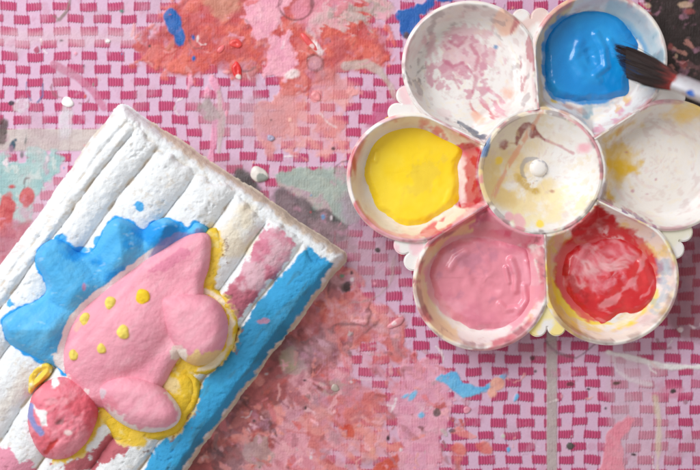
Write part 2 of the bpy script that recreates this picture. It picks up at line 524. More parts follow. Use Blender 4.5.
    layer(U(E(346, 289, 6, 5, 0), E(4, 128, 5, 9, 0), E(0, 134, 4, 8, 0)), S(62, 48, 46), S(92, 74, 72), amp=4, soft=1.5, op=0.9)
    layer(np.minimum(E(350, 316, 30, 20, 0), 1.0 - np.abs(fbm(X, Y, 26, 18, 3) * 9)), S(106, 44, 42), amp=1, soft=1.5, op=0.8)
    layer(1.7 - np.abs(np.hypot(X - 350, Y - 255) - 46 + n_mid * 3) + np.minimum(0, (Y - 262) * 0.3) + np.minimum(0, (X - 352) * 0.3), S(176, 150, 150), amp=1.5, soft=1.5, op=0.6)
    # almost black paint in the top right corner
    blk = PL([(610, -60), (640, -10), (650, 20), (655, 60), (662, 98), (700, 112), (790, 110), (800, -60)])
    layer(blk, S(44, 34, 33), S(58, 46, 46), amp=6, soft=2, th=0.15)
    layer(np.minimum(blk, fbm(X, Y, 14, 20, 4) * 14 - 7.5), S(96, 68, 72), S(120, 84, 86), amp=3, soft=2, op=0.8)
    layer(np.minimum(np.minimum(blk, E(690, 52, 34, 10, -25) + 4), fbm(X * 0.8 - Y * 0.9, X * 0.35 + Y * 0.35, 6, 21, 4) * 8 - 1.5), S(168, 112, 108), S(190, 140, 124), amp=2, soft=1, op=0.85)
    layer(U(E(683, 64, 4, 4, 0), E(670, 47, 3, 4, 0), E(688, 12, 5, 3, 0), E(648, 14, 3, 3, 0)), S(128, 62, 66), S(150, 78, 76), amp=2, soft=1, op=0.9)
    layer(U(E(684, 5, 6, 3, 0), E(648, 6, 4, 3, 0), E(676, 56, 2, 3, 0)), S(206, 176, 150), S(180, 150, 128), amp=3, soft=0.9, op=0.9)
    # blue: ultramarine by the coral patch and beside the palette, sky blue lower down
    layer(U(E(173, 20, 8, 10, -20), E(179, 38, 5, 10, 0), E(194, 38, 1.8, 5, -10), E(194, 58, 2, 3.5, 0), E(176, 30, 6, 6, 0)), S(16, 82, 158), S(24, 98, 176), amp=3.2, soft=1.1, th=0.35)
    layer(U(E(424, 6, 22, 5, -25), E(412, 20, 7, 8, 0), E(405, 28, 5, 5, 0), E(440, -4, 16, 6, 0)), S(22, 88, 168), S(40, 100, 176), amp=8, soft=1.4, th=0.3)
    layer(U(PL([(437, 378), (456, 370), (464, 382), (480, 384), (494, 381), (489, 391), (472, 396), (456, 394), (446, 384)]), E(503, 376, 6, 2.6, -28), E(516, 399, 3, 8, 30), E(508, 449, 3.5, 6, -10), E(486, 385, 7, 3, 0)), S(94, 172, 222), S(116, 186, 226), amp=4.6, soft=1.0, th=0.3)
    layer(U(E(413, 395, 2.5, 6, 40), E(422, 415, 3.4, 2.6, 0), E(405, 396, 3, 1.4, -30)), S(126, 182, 220), amp=2, soft=1.0, th=0.3)
    layer(U(E(497, 384, 8, 7, 30), E(492, 392, 5, 6, 0)), S(236, 178, 160), S(228, 160, 146), amp=3, soft=1.4)
    # white trails
    layer(G([(608, 352), (632, 358), (660, 366), (700, 367), (760, 362)], 2.5), S(228, 222, 222), S(238, 234, 234), amp=2.0, soft=1.3, th=0.4)
    layer(G([(612, 352), (616, 370), (630, 380), (650, 384)], 1.6), S(218, 206, 212), amp=2.0, soft=1.5, op=0.8, th=0.2)
    layer(PL([(604, 352), (650, 364), (664, 372), (640, 384), (618, 372)]), S(214, 186, 200), amp=5, soft=4, op=0.5)
    layer(U(E(22, 104, 7, 9, 30), E(66, 120, 7, 16, 5)), S(216, 198, 212), S(206, 204, 208), amp=4, soft=2, op=0.75)
    # rose wash, lower right, and coral ticks, lower middle
    layer(PL([(610, 428), (628, 416), (634, 424), (620, 444), (622, 470), (600, 480), (604, 450)]), S(224, 130, 150), S(230, 148, 164), amp=5, soft=1.5, op=0.92)
    layer(U(E(484, 448, 11, 7, 30), E(459, 449, 8, 5, 30)), S(212, 104, 98), S(224, 132, 118), amp=3, soft=1.6, op=0.9)
    layer(U(G([(656, 395), (690, 394)], 1.3), E(672, 392, 10, 6, 0)), S(206, 116, 146), amp=2.5, soft=2, op=0.6)
    layer(G([(655, 398), (659, 420), (657, 470)], 2), S(214, 200, 170), amp=2.5, soft=2, op=0.6)
    # thin dark loops of dried paint
    layer(G([(545, 340), (550, 347), (558, 353), (567, 356), (576, 358), (584, 353), (591, 347), (597, 342)], 0.8), S(96, 70, 74), amp=1.2, soft=1.0, op=0.6)
    layer(G([(62, 16), (57, 21), (66, 12)], 0.7), S(120, 110, 100), amp=0.8, soft=0.8, op=0.7)
    layer(G([(70, 0), (68, 10), (60, 20), (54, 16)], 0.8), S(124, 104, 92), amp=1, soft=0.8, op=0.7)
    layer(U(G([(27, 82), (26, 92), (31, 100)], 0.9), G([(43, 84), (43, 96), (38, 102)], 0.9)), S(86, 100, 150), amp=0.8, soft=0.8, op=0.8)
    layer(U(E(13, 145, 2.6, 6, 12), E(16, 140, 2, 2, 0)), S(44, 76, 96), amp=1.5, soft=0.9)
    layer(U(E(26, 140, 0.8, 4, 10), E(22, 155, 2, 4, 0)), S(96, 100, 100), amp=1.0, soft=0.9, op=0.8)
    # general spatter beyond the picture keeps the rest of the cloth as messy
    far = np.maximum(np.maximum(-X - 15, X - 715), np.maximum(-Y - 15, Y - 485))
    layer(np.minimum(far, n_big * 40 + n_mid * 10 - 16), S(206, 110, 112), S(222, 150, 160), amp=4, soft=3, op=0.85)
    # fine grime
    layer(n_mid * 8 + n_big * 6 - 7.5, S(178, 146, 158), amp=3, soft=5, op=0.35, th=0.0)
    layer(fbm(X, Y, 12, 22, 4) * 9 - 6.8, S(198, 140, 166), amp=2, soft=2.5, op=0.45, th=0.0)
    rs = np.random.default_rng(21)
    for _ in range(170):
        x, y = rs.uniform(-20, 720), rs.uniform(-20, 490)
        th, ln = rs.uniform(0, math.pi), rs.uniform(4, 22)
        bend = rs.normal(0, 0.5)
        p = [(x, y)]
        for q in range(3):
            p.append((p[-1][0] + ln / 3 * math.cos(th + bend * q), p[-1][1] + ln / 3 * math.sin(th + bend * q)))
        i0, i1 = np.searchsorted(ax, [x - 26, x + 26])
        j0, j1 = np.searchsorted(ay, [y - 26, y + 26])
        sl = (slice(i0, i1), slice(j0, j1))
        m = sm(seg(X[sl], Y[sl], p, rs.uniform(0.4, 1.1)) + n_fine[sl] * 0.9, -0.6, 0.7) * rs.uniform(0.3, 0.8)
        c = [S(226, 206, 214), S(236, 226, 228), S(214, 140, 160), S(150, 90, 104), S(110, 84, 88), S(226, 160, 160)][rs.integers(6)]
        C[sl] = C[sl] * (1 - m[..., None]) + c * m[..., None]
        A[sl] = A[sl] * (1 - m) + m
    # small flat specks
    rg = np.random.default_rng(5)
    pal = [S(64, 44, 48)] * 5 + [S(90, 70, 72)] * 3 + [S(222, 208, 214)] * 5 + [S(206, 88, 92)] * 4 + [S(226, 150, 170)] * 6 + [S(230, 160, 146)] * 3 + [S(90, 150, 200)] * 2 + [S(120, 150, 130)]
    fixed = [(532, 358, 2.2, S(78, 48, 52)), (570, 384, 3, S(64, 50, 44)), (617, 383, 3, S(84, 62, 52)), (588, 389, 1.3, S(60, 50, 60)), (605, 408, 1.6, S(60, 52, 58)), (570, 446, 4.2, S(82, 74, 72)),
             (672, 391, 3, S(70, 58, 58)), (437, 412, 3.6, S(54, 60, 52)), (535, 371, 1.5, S(70, 50, 54)), (12, 103, 2.8, S(44, 46, 56)), (122, 11, 2.3, S(88, 128, 116)), (37, 50, 3, S(170, 74, 104)),
             (316, 96, 5.5, S(226, 142, 148)), (269, 138, 2.0, S(150, 150, 180)), (352, 92, 5, S(232, 160, 160)), (290, 120, 2, S(236, 180, 170)), (503, 436, 2, S(190, 200, 180)),
             (347, 287, 4.5, S(54, 36, 38)), (378, 250, 2.5, S(74, 60, 62)), (685, 402, 2.5, S(170, 120, 140)), (108, 41, 2.6, S(234, 226, 228)), (84, 66, 1.2, S(70, 60, 70))]
    for _ in range(330):
        x, y = rg.uniform(-150, 850), rg.uniform(-150, 620)
        fixed.append((x, y, abs(rg.normal(0, 1.0)) + 0.6, pal[rg.integers(len(pal))]))
    for x, y, r, c in fixed:
        i0, i1 = np.searchsorted(ax, [x - r * 2 - 3, x + r * 2 + 3])
        j0, j1 = np.searchsorted(ay, [y - r * 2 - 3, y + r * 2 + 3])
        if i1 <= i0 or j1 <= j0:
            continue
        sl = (slice(i0, i1), slice(j0, j1))
        st = rg.uniform(0.75, 1.3)
        m = sm(r - np.hypot((X[sl] - x) * st, (Y[sl] - y) / st) + n_fine[sl] * 0.35 * r, -0.8, 0.8) * rg.uniform(0.7, 1)
        C[sl] = C[sl] * (1 - m[..., None]) + c * m[..., None]
        A[sl] = A[sl] * (1 - m) + m
        T[sl] += 0.15 * m
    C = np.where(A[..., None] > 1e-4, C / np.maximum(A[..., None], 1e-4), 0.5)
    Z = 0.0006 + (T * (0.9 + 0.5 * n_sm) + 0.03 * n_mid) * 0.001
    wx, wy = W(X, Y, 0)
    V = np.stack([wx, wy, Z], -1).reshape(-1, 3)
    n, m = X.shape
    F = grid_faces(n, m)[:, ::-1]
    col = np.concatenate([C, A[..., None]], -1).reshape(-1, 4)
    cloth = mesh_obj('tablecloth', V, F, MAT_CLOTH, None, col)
    tag(cloth, 'pink and lilac basket-weave tablecloth covered in splashes of dried paint', 'tablecloth')
    return cloth


cloth = build_cloth()

M = N('beech_tabletop')
M.l(M.mix(M.noise(9, 6, 0.6), tuple(S(150, 118, 86)), tuple(S(176, 144, 108))), M.b.inputs['Base Color'])
M.b.inputs['Roughness'].default_value = 0.6
tx0, ty0 = W(-520, 1000, 0)
tx1, ty1 = W(1220, -520, 0)
bm = bmesh.new()
bmesh.ops.create_cube(bm, size=1)
for v in bm.verts:
    v.co = (tx0 if v.co.x < 0 else tx1, ty0 if v.co.y < 0 else ty1, -0.03 if v.co.z < 0 else 0.0)
bmesh.ops.bevel(bm, geom=bm.edges[:], offset=0.003, segments=2, affect='EDGES')
me = bpy.data.meshes.new('tabletop')
bm.to_mesh(me)
bm.free()
me.materials.append(M.m)
link(bpy.data.objects.new('tabletop', me), None, kind='structure')


def dome(name, px, py, rx, ry, h, rot, col, parent, mat=MAT_BLOB, z0=0.0008, wob=0.12, seed=0, hole=0.0, at=(0, 0, 0), spot=None):
    """a small bead of paint with an uneven outline"""
    n, m = 14, 36
    t = np.linspace(0, 1, n)[:, None]
    a = np.linspace(0, 2 * np.pi, m, endpoint=False)[None, :]
    k = 1 + wob * (np.sin(a * 2 + seed) * 0.5 + np.sin(a * 3 + seed * 2.1) * 0.4 + np.sin(a * 5 + seed) * 0.2)
    r = t * k
    z = h * np.sqrt(np.clip(1 - t ** 2.4, 0, 1)) * np.ones_like(a)
    if hole:
        z = z * (1 - hole * np.exp(-(t / 0.38) ** 2))
    z = z - np.where(t > 0.99, 0.0006, 0.0)
    ro = math.radians(rot)
    lx, ly = r * rx * np.cos(a), r * ry * np.sin(a)
    X = px + lx * math.cos(ro) - ly * math.sin(ro)
    Y = py + lx * math.sin(ro) + ly * math.cos(ro)
    z = z * (1 + 0.12 * fbm(X, Y, 5, seed, 3))
    wx, wy = W(X, Y, z0)
    V = np.stack([wx, wy, z0 + z], -1).reshape(-1, 3)
    F = grid_faces(n, m, wrap=True)[:, ::1]
    C = np.tile(np.asarray(col), (n * m, 1)).reshape(n, m, 3)
    C = C * (1 + 0.12 * fbm(X, Y, 6, seed + 3, 3))[..., None]
    if spot is not None:
        lay(C, sm(ell(X, Y, px + spot[0], py + spot[1], spot[2], spot[2]) + fbm(X, Y, 5, seed, 3) * 1.5, -0.7, 0.7), spot[3])
    return mesh_obj(name, V, F, mat, parent, C.reshape(-1, 3), at=at)


for i, (x, y, rx, ry, h, ro, c, ho, sp) in enumerate([
        (67.5, 102, 6.0, 5.4, 0.0016, 0, S(236, 234, 232), 0, None),
        (259, 174.5, 9.0, 8.2, 0.0030, 20, S(214, 208, 202), 0, (3, 4, 4.5, S(150, 156, 150))),
        (237, 70.5, 4.6, 10, 0.0022, -14, S(214, 44, 48), 0.35, (2, 8, 3.5, S(236, 222, 218))),
        (236, 43.5, 6.5, 4.6, 0.0017, 20, S(222, 72, 70), 0.55, None),
        (221, 49, 5.2, 2.6, 0.0012, -40, S(224, 104, 110), 0, None),
        (309, 42, 3.4, 12, 0.0022, -42, S(224, 84, 88), 0.0, (3, 5, 2.5, S(236, 196, 196))),
        (316, 96, 5.5, 4.4, 0.0012, 30, S(226, 142, 148), 0.4, None),
        (271, 138, 3.6, 3.4, 0.0014, 0, S(168, 160, 186), 0.3, None),
        (396, 323, 9.5, 4.0, 0.0018, -30, S(212, 138, 148), 0, (-2, 0, 2.5, S(228, 196, 200))),
        (108, 41, 2.4, 1.8, 0.0009, 0, S(236, 230, 230), 0, None),
        (467, 410, 4.0, 3.4, 0.0009, 0, S(226, 150, 170), 0.3, None),
        (570, 446, 3.6, 3.2, 0.0011, 0, S(84, 78, 76), 0, None),
        (335, 388, 4.4, 3.8, 0.0012, 0, S(176, 160, 150), 0, None)]):
    dome('dried_paint_drop', x, y, rx, ry, h * 0.55, ro, c, cloth, seed=i, wob=0.16, hole=ho, spot=sp)

# ------------------------------------------------------------------ the flower palette
PC = (541.0, 172.0)
ZR, DEP = 0.0185, 0.0150
PD, PR, RC = 127.0, 67.0, 62.5
# direction of each petal (degrees, anticlockwise from the right of the photo)
ANG = {'white': 125.5, 'blue': 61.5, 'yellow': 182.0, 'cream': 3.5, 'pink': 241.0, 'red': 304.0}
cx0, cy0 = W(PC[0], PC[1], ZR)
PLOC = (float(cx0), float(cy0), 0.0006)
palette = thing('paint_palette', 'white plastic flower-shaped paint palette with six stained wells round a middle dish', 'paint palette', PLOC)


def streaks(ang, dist, seed, ks=2.2, kd=0.35):
    """brush streaks that run round a centre"""
    return fbm(ang * ks * 6, dist * kd * 3, 6, seed, 4)


def petal_centre(a):
    return PC[0] + PD * math.cos(math.radians(a)), PC[1] - PD * math.sin(math.radians(a))


YEL = [(366, 165), (371, 144), (386, 126), (407, 119), (430, 126), (461, 147), (456, 165), (457, 198), (440, 213), (417, 225), (397, 221), (379, 206), (368, 185)]
BLU = [(546, 39), (554, 23), (572, 12), (597, 8), (620, 18), (634, 39), (636, 60), (628, 77), (624, 94), (597, 99), (566, 98), (551, 90), (547, 67)]
PNK = [(431, 275), (438, 256), (454, 242), (474, 238), (496, 242), (516, 242), (530, 256), (537, 281), (534, 304), (520, 324), (489, 329), (463, 323), (442, 304)]
RDP = [(564, 273), (570, 254), (588, 244), (612, 240), (634, 248), (652, 266), (657, 291), (643, 310), (620, 312), (602, 322), (582, 308), (569, 291)]
WHITE = S(236, 233, 231)


def well_colours(kind, X, Y, L, pc, dO, dC, z01):
    """X, Y in photo pixels at rim height; z01: 0 floor .. 1 rim"""
    C = np.ones(X.shape + (3,)) * WHITE
    ang = np.arctan2(Y - pc[1], X - pc[0])
    dist = np.hypot(X - pc[0], Y - pc[1])
    n1 = fbm(X, Y, 22, hash_seed(kind), 5)
    n2 = fbm(X, Y, 8, hash_seed(kind) + 1, 4)
    n3 = fbm(X, Y, 40, hash_seed(kind) + 2, 4)
    st = streaks(ang, dist, hash_seed(kind) + 3)
    # a cloth-scrubbed look everywhere: faint grey and pink wipes
    lay(C, sm(n1 * 0.6 + st * 0.4, 0.1, 1.1) * 0.45, S(222, 206, 202))
    lay(C, sm(st, 0.35, 0.9) * 0.35, S(224, 186, 190))
    sk = fbm(ang * 40, dist * 1.9, 8, hash_seed(kind) + 5, 4)
    lay(C, sm(sk, 0.25, 0.75) * 0.4, S(206, 178, 176))
    lay(C, sm(-sk, 0.35, 0.8) * 0.35, S(240, 226, 196))
    E = lambda *a: ell(X, Y, *a)
    G = lambda p, w: seg(X, Y, p, w)
    drag = 0.82 + 0.18 * sm(fbm(ang * 44, dist * 1.6, 8, hash_seed(kind) + 9, 4) + 0.3 * n2, -0.35, 0.25)
    K = lambda f, c, amp=4, soft=1.5, op=1.0, nz=None: lay(C, sm(f + (n1 * 0.5 + n2 * 0.5 if nz is None else nz) * amp, -soft, soft) * op * drag, np.asarray(c))
    if kind == 'white':
        lay(C, sm(n3, -0.2, 0.8) * 0.2, S(228, 216, 206))
        K(E(466, 46, 34, 24, 10), S(214, 150, 168), 14, 3, 0.55, nz=fbm(X * 1.5, Y * 0.8, 9, 31, 4))
        K(np.minimum(E(466, 62, 40, 34, 0), fbm(X, Y, 7, 32, 3) * 7 - 2.5), S(204, 138, 160), 2, 1.2, 0.75)
        for q in ([(452, 36), (461, 42), (470, 32)], [(474, 40), (482, 52), (478, 66)], [(446, 56), (456, 62), (466, 58)], [(470, 62), (480, 74), (476, 88)], [(456, 72), (462, 84)]):
            K(G(q, 1.5), S(192, 104, 132), 1.6, 1.0, 0.65)
        K(E(505, 20, 12, 7, 30), S(236, 190, 166), 5, 3, 0.85)
        K(E(514, 88, 9, 6, 30), S(238, 184, 160), 5, 3, 0.8)
        K(np.minimum(E(494, 110, 24, 13, 35), fbm((X + Y) * 0.35, (X - Y) * 1.1, 8, 35, 4) * 8 - 3), S(206, 96, 108), 2, 1.4, 0.75)
        K(np.minimum(E(502, 98, 20, 16, 30), fbm((X + Y) * 0.4, (X - Y) * 1.2, 8, 36, 4) * 8 - 3), S(220, 150, 170), 2, 1.6, 0.7)
        K(E(480, 116, 10, 6, 40), S(238, 184, 160), 4, 2, 0.8)
        K(np.minimum(E(470, 128, 22, 5, 32), n2 * 5 + 1), S(40, 62, 96), 2, 1, 0.8)
        K(np.minimum(8 - np.abs(dO - 11), fbm(ang * 26, dist, 5, 33, 3) * 7 - 4.2), S(150, 134, 140), 2, 1.3, 0.5)
        K(np.minimum(E(415, 70, 12, 34, 14), fbm(X, Y, 5, 34, 3) * 6 - 3.8), S(110, 98, 104), 2, 1.2, 0.55)
        K(E(499.5, 42, 2, 2), S(84, 150, 196), 0.8, 0.8, 0.9)
        K(np.minimum(np.minimum(6 - np.abs(dO - 8), E(526, 60, 14, 60, 0)), fbm(X * 1.6, Y * 0.45, 8, 37, 4) * 8 - 2.5), S(176, 70, 92), 2, 1.3, 0.7)
        K(np.minimum(E(530, 12, 22, 9, 40), n2 * 5 + 1.5), S(196, 54, 64), 3, 1.2, 0.85)
    if kind == 'blue':
        K(E(560, 8, 20, 8, -40), S(226, 196, 130), 5, 3, 0.9)
        K(np.minimum(5 - np.abs(dO - 9), 566 - X), S(220, 190, 134), 4, 2, 0.8)
        K(np.minimum(3.2 - np.abs(dist - 52 + n1 * 2), np.minimum(X - 585, 60 - Y + (X - 585) * 0.25)), S(52, 152, 206), 1.6, 1.2, 0.95)
        K(np.minimum(5.5 - np.abs(dO - 10), np.minimum(X - 610, 85 - Y)), S(176, 206, 214), 4, 2, 0.75)
        K(np.minimum(E(654, 60, 10, 40, -15), n2 * 6 - 2.5), S(70, 110, 130), 2, 1, 0.55)
        K(np.minimum(3 - np.abs(dO - 2.5), fbm(ang * 20, dist * 0.3, 4, 41, 3) * 6 - 1.5), S(216, 130, 140), 2, 1.2, 0.7)
        K(np.minimum(E(616, 114, 30, 6, -42), n2 * 4 + 1), S(226, 150, 176), 3, 1.5, 0.85)
        K(np.minimum(E(626, 102, 30, 4, -42), n2 * 4 + 1), S(236, 206, 120), 3, 1.5, 0.7)
        K(np.minimum(E(604, 112, 22, 8, -30), n2 * 5), S(150, 200, 222), 3, 2, 0.6)
        K(E(559, 98, 4, 2.4, 30), S(240, 200, 40), 2, 1, 0.95)
        for q in ((575, 104, 7, 3), (587, 108, 5, 3), (566, 112, 6, 3)):
            K(E(*q, 15), S(206, 150, 130), 3, 1.4, 0.7)
        K(E(594, 108, 5, 8, 20), S(120, 160, 176), 4, 2, 0.6)
    if kind == 'yellow':
        lay(C, sm(fbm(X, Y, 30, 51, 3), -0.4, 0.6) * 0.5, S(236, 218, 186))
        red = PL2(X, Y, [(457, 150), (472, 140), (482, 150), (480, 176), (484, 204), (470, 206), (456, 200)])
        K(red, S(190, 30, 52), 4, 1.8, 1.0)
        K(np.minimum(E(463, 176, 6, 26, 3), fbm(X * 1.4, Y * 0.5, 9, 52, 3) * 7 + 4), S(238, 216, 214), 3, 2, 0.95)
        K(np.minimum(E(440, 228, 34, 7, -30), fbm(X, Y, 10, 53, 3) * 8), S(212, 60, 82), 3, 1.5, 0.8)
        K(np.minimum(E(448, 138, 30, 6, 32), n2 * 5 + 0.5), S(222, 92, 110), 3, 1.5, 0.75)
        K(np.minimum(3.5 - np.abs(dO - 2.5), fbm(ang * 16, dist * 0.3, 5, 54, 3) * 7 - 1.0), S(208, 72, 92), 2, 1.3, 0.8)
        K(np.minimum(4 - np.abs(dO - 3), fbm(ang * 11, dist * 0.3, 5, 55, 3) * 7 - 1.5), S(240, 180, 190), 2, 1.5, 0.8)
        K(E(354, 164, 2.0, 12, -6), S(196, 60, 50), 1.0, 1.0, 0.8)
    if kind == 'cream':
        lay(C, sm(n3 + 0.2, -0.4, 0.9) * 0.3, S(234, 222, 206))
        K(E(626, 158, 20, 34, 10), S(224, 188, 96), 16, 8, 0.9)
        K(np.minimum(E(622, 176, 22, 18, 0), n1 * 10 + 2), S(226, 182, 36), 6, 4, 0.95)
        K(G([(612, 140), (622, 128), (640, 120)], 3.5), S(222, 184, 70), 4, 3, 0.75)
        K(E(690, 110, 16, 7, 10), S(242, 206, 110), 6, 4, 0.9)
        K(np.minimum(E(640, 222, 40, 10, 28), n2 * 6 - 0.5), S(196, 110, 130), 3, 1.5, 0.65)
        K(np.minimum(E(652, 226, 40, 5, 28), n2 * 5), S(110, 100, 150), 3, 1.5, 0.55)
        K(np.minimum(E(648, 110, 30, 5, -38), n2 * 5), S(206, 120, 150), 3, 1.5, 0.6)
        K(np.minimum(5 - np.abs(dC - 4), Y - 180), S(120, 84, 100), 5, 2, 0.6)
        for q in ((640, 190, 2, 2), (655, 193, 3, 1.6), (664, 178, 1.5, 1.5), (634, 150, 2, 1)):
            K(E(*q, 10), S(190, 120, 140), 1.5, 0.9, 0.8)
    if kind == 'pink':
        lay(C, sm(n3, -0.5, 0.6) * 0.5, S(234, 212, 206))
        K(E(482, 232, 60, 30, 0), S(222, 120, 144), 12, 3.5, 0.95)
        K(np.minimum(E(480, 236, 58, 26, 0), st * 8 - 2), S(234, 160, 176), 3, 2, 0.8)
        K(np.minimum(E(512, 248, 26, 18, 30), fbm(X, Y, 12, 62, 3) * 9 - 1), S(212, 80, 110), 3, 2, 0.75)
        K(np.minimum(E(470, 222, 20, 8, -20), n2 * 6), S(196, 110, 140), 3, 2, 0.6)
        K(E(480, 274, 48, 46), S(226, 138, 152), 7, 3, 0.95)
        K(np.minimum(7 - np.abs(dO - 10), 470 - X + n1 * 14), S(238, 206, 150), 5, 2.5, 0.75)
        K(np.minimum(4.5 - np.abs(dO - 3), fbm(ang * 14, dist * 0.3, 5, 61, 3) * 7 - 0.6), S(204, 84, 104), 2, 1.4, 0.8)
        K(np.minimum(4 - np.abs(dO - 4.5), fbm(ang * 22, dist * 0.6, 5, 63, 3) * 6 - 2), S(130, 76, 88), 2, 1.2, 0.6)
        K(np.minimum(E(537, 285, 7, 36, 2), n2 * 5 + 1), S(236, 160, 170), 3, 2, 0.7)
        K(np.minimum(E(533, 300, 4, 26, 2), n2 * 5), S(240, 200, 150), 3, 2, 0.7)
    if kind == 'red':
        lay(C, sm(fbm(ang * 22, dist * 0.9, 7, 71, 4), -0.3, 0.5) * 0.75, S(240, 214, 120))
        lay(C, sm(fbm(ang * 30, dist * 1.3, 7, 72, 4), 0.1, 0.6) * 0.8, S(244, 236, 226))
        K(np.minimum(22 - np.abs(dist - 50), np.minimum(580 - X, Y - 235)), S(222, 184, 96), 8, 4, 0.85)
        K(np.minimum(8 - np.abs(dist - 49), fbm(ang * 18, dist * 1.4, 7, 77, 3) * 8 - 0.5 + np.minimum(0, Y - 290) * 0.2), S(246, 214, 44), 3, 2, 0.9)
        K(E(600, 230, 42, 18, 25), S(232, 140, 152), 8, 3, 0.95)
        K(PL2(X, Y, [(574, 232), (584, 214), (600, 206), (622, 220), (640, 236), (650, 256), (640, 256), (624, 240), (604, 232), (588, 236)]), S(190, 26, 32), 5, 1.6, 0.97)
        K(np.minimum(E(585, 228, 14, 12, 0), n2 * 7 - 1), S(150, 40, 40), 3, 1.8, 0.7)
        K(np.minimum(E(612, 270, 54, 46), 0.3 * dC + 2), S(206, 40, 48), 6, 2, 0.97)
        K(np.minimum(E(628, 246, 30, 7, 40), n2 * 5 + 1), S(240, 196, 200), 4, 2, 0.8)
        K(np.minimum(4 - np.abs(dist - 57), np.minimum(np.minimum(X - 655, Y - 228), n2 * 6 - 1)), S(120, 186, 214), 3, 1.5, 0.5)
        K(np.minimum(3 - np.abs(dO - 3), fbm(ang * 18, dist * 0.3, 5, 73, 3) * 6 - 1.5), S(140, 110, 100), 2, 1.2, 0.6)
        K(np.minimum(E(562, 238, 6, 30, 8), n2 * 6 + 1), S(228, 178, 176), 4, 2, 0.7)
        K(np.minimum(E(547, 300, 6, 40, 0), n2 * 6), S(240, 214, 100), 4, 2, 0.8)
    film = {'blue': (BLU, S(30, 142, 214), 0), 'pink': (PNK, S(232, 160, 176), 3.5), 'red': (RDP, S(220, 84, 92), 3)}.get(kind)
    if film:
        K(poly(X, Y, film[0]) + film[2] + st * 3, film[1], 4, 1.6, 0.92)
    # worn edge of every well
    lay(C, sm(fbm(ang * 14, dist * 0.4, 5, hash_seed(kind) + 6, 3), 0.25, 0.75) * sm(5.5 - dO, 0, 2) * 0.6, S(204, 140, 152))
    lay(C, sm(fbm(ang * 24, dist * 0.4, 5, hash_seed(kind) + 7, 3), 0.35, 0.8) * sm(4.5 - dO, 0, 2) * 0.55, S(150, 116, 120))
    return C


def PL2(X, Y, p):
    return poly(X, Y, p)


def hash_seed(s):
    return sum(ord(c) for c in s) % 23


def smax(a, b, k):
    h = np.clip(0.5 + 0.5 * (a - b) / k, 0, 1)
    return b * (1 - h) + a * h + k * h * (1 - h)


def wall(d, w, top, dep):
    t = np.clip(d / w, 0, 1)
    s = 1 - (1 - t) ** 2.2
    return top - dep * s


def build_well(kind):
    a = ANG[kind]
    order = sorted(ANG.values())
    i = order.index(a)
    nxt = order[(i + 1) % 6] + (360 if i == 5 else 0)
    prv = order[i - 1] - (360 if i == 0 else 0)
    hp, hm = (nxt - a) / 2, (a - prv) / 2
    n_s, n_p = 120, 150
    t = np.sin(np.linspace(-1, 1, n_p) * np.pi / 2)
    psi = np.where(t > 0, t * hp, t * hm)
    half = np.where(t > 0, hp, hm)
    q = np.radians(psi * 30.0 / half)                       # canonical sector of 30 degrees
    R = PD * np.cos(q) + np.sqrt(np.clip(PR ** 2 - (PD * np.sin(q)) ** 2, 0, None))
    s = np.linspace(0, 1, n_s)[:, None]
    s = s + 0.06 * np.sin(2 * np.pi * s) * 0 
    r = RC + (R[None, :] - RC) * s
    qx, qy = r * np.cos(q), r * np.sin(q)
    v = np.abs(qy)
    c30, s30 = math.cos(math.pi / 6), 0.5
    u = qx * c30 + v * s30
    d_line = qx * s30 - v * c30
    d_disc = PR - np.hypot(qx - PD, qy) - (PR - PD * s30 - 2.0) * (1 - sm(u - PD * c30, 0, 22))
    dO = np.where(u > PD * c30, d_disc, d_line + 2.0)
    dC = r - RC
    zO = wall(np.clip(dO - 3.6, 0, None), 16.0, ZR, DEP)
    zC = wall(np.clip(dC - 2.5, 0, None), 21.0, ZR - 0.0006, DEP * 1.02)
    z = smax(zO, zC, 0.0012)
    z = np.minimum(z, ZR)
    # soft round lip
    z = z - 0.0007 * (1 - sm(dO, 0, 2.2)) * (u > PD * c30 - 6)
    wa = np.radians(a + psi)
    X = PC[0] + r * np.cos(wa)
    Y = PC[1] - r * np.sin(wa)
    z = z + fbm(X, Y, 18, 4, 3) * 0.00012
    C = well_colours(kind, X, Y, None, petal_centre(a), dO, dC, (z - ZR + DEP) / DEP)
    # outside of the cup, down to the table
    pc = np.array(petal_centre(a))
    ex, ey = X[-1], Y[-1]
    rows_x, rows_y, rows_z, rows_c = [X], [Y], [z], [C]
    for k, zz in ((1.008, ZR - 0.0012), (1.004, ZR - 0.0024), (0.97, ZR - 0.0030), (0.93, ZR * 0.55), (0.86, 0.003), (0.78, 0.0012), (0.2, 0.0010)):
        rows_x.append((pc[0] + (ex - pc[0]) * k)[None])
        rows_y.append((pc[1] + (ey - pc[1]) * k)[None])
        rows_z.append(np.full((1, n_p), zz))
        rows_c.append(np.tile(S(232, 222, 216), (1, n_p, 1)))
    X, Y, z, C = np.concatenate(rows_x), np.concatenate(rows_y), np.concatenate(rows_z), np.concatenate(rows_c)
    wx, wy = W(X, Y, ZR)
    V = np.stack([wx, wy, z + 0.0006], -1).reshape(-1, 3)
    return mesh_obj('well', V, grid_faces(*X.shape), MAT_PALETTE, palette, C.reshape(-1, 3), at=PLOC)


WELL_LABELS = {'white': 'empty well with pink scribbles', 'cream': 'empty cream well with yellow smears'}
for kind in ANG:
    o = build_well(kind)
    if kind in WELL_LABELS:
        o['label'] = WELL_LABELS[kind]


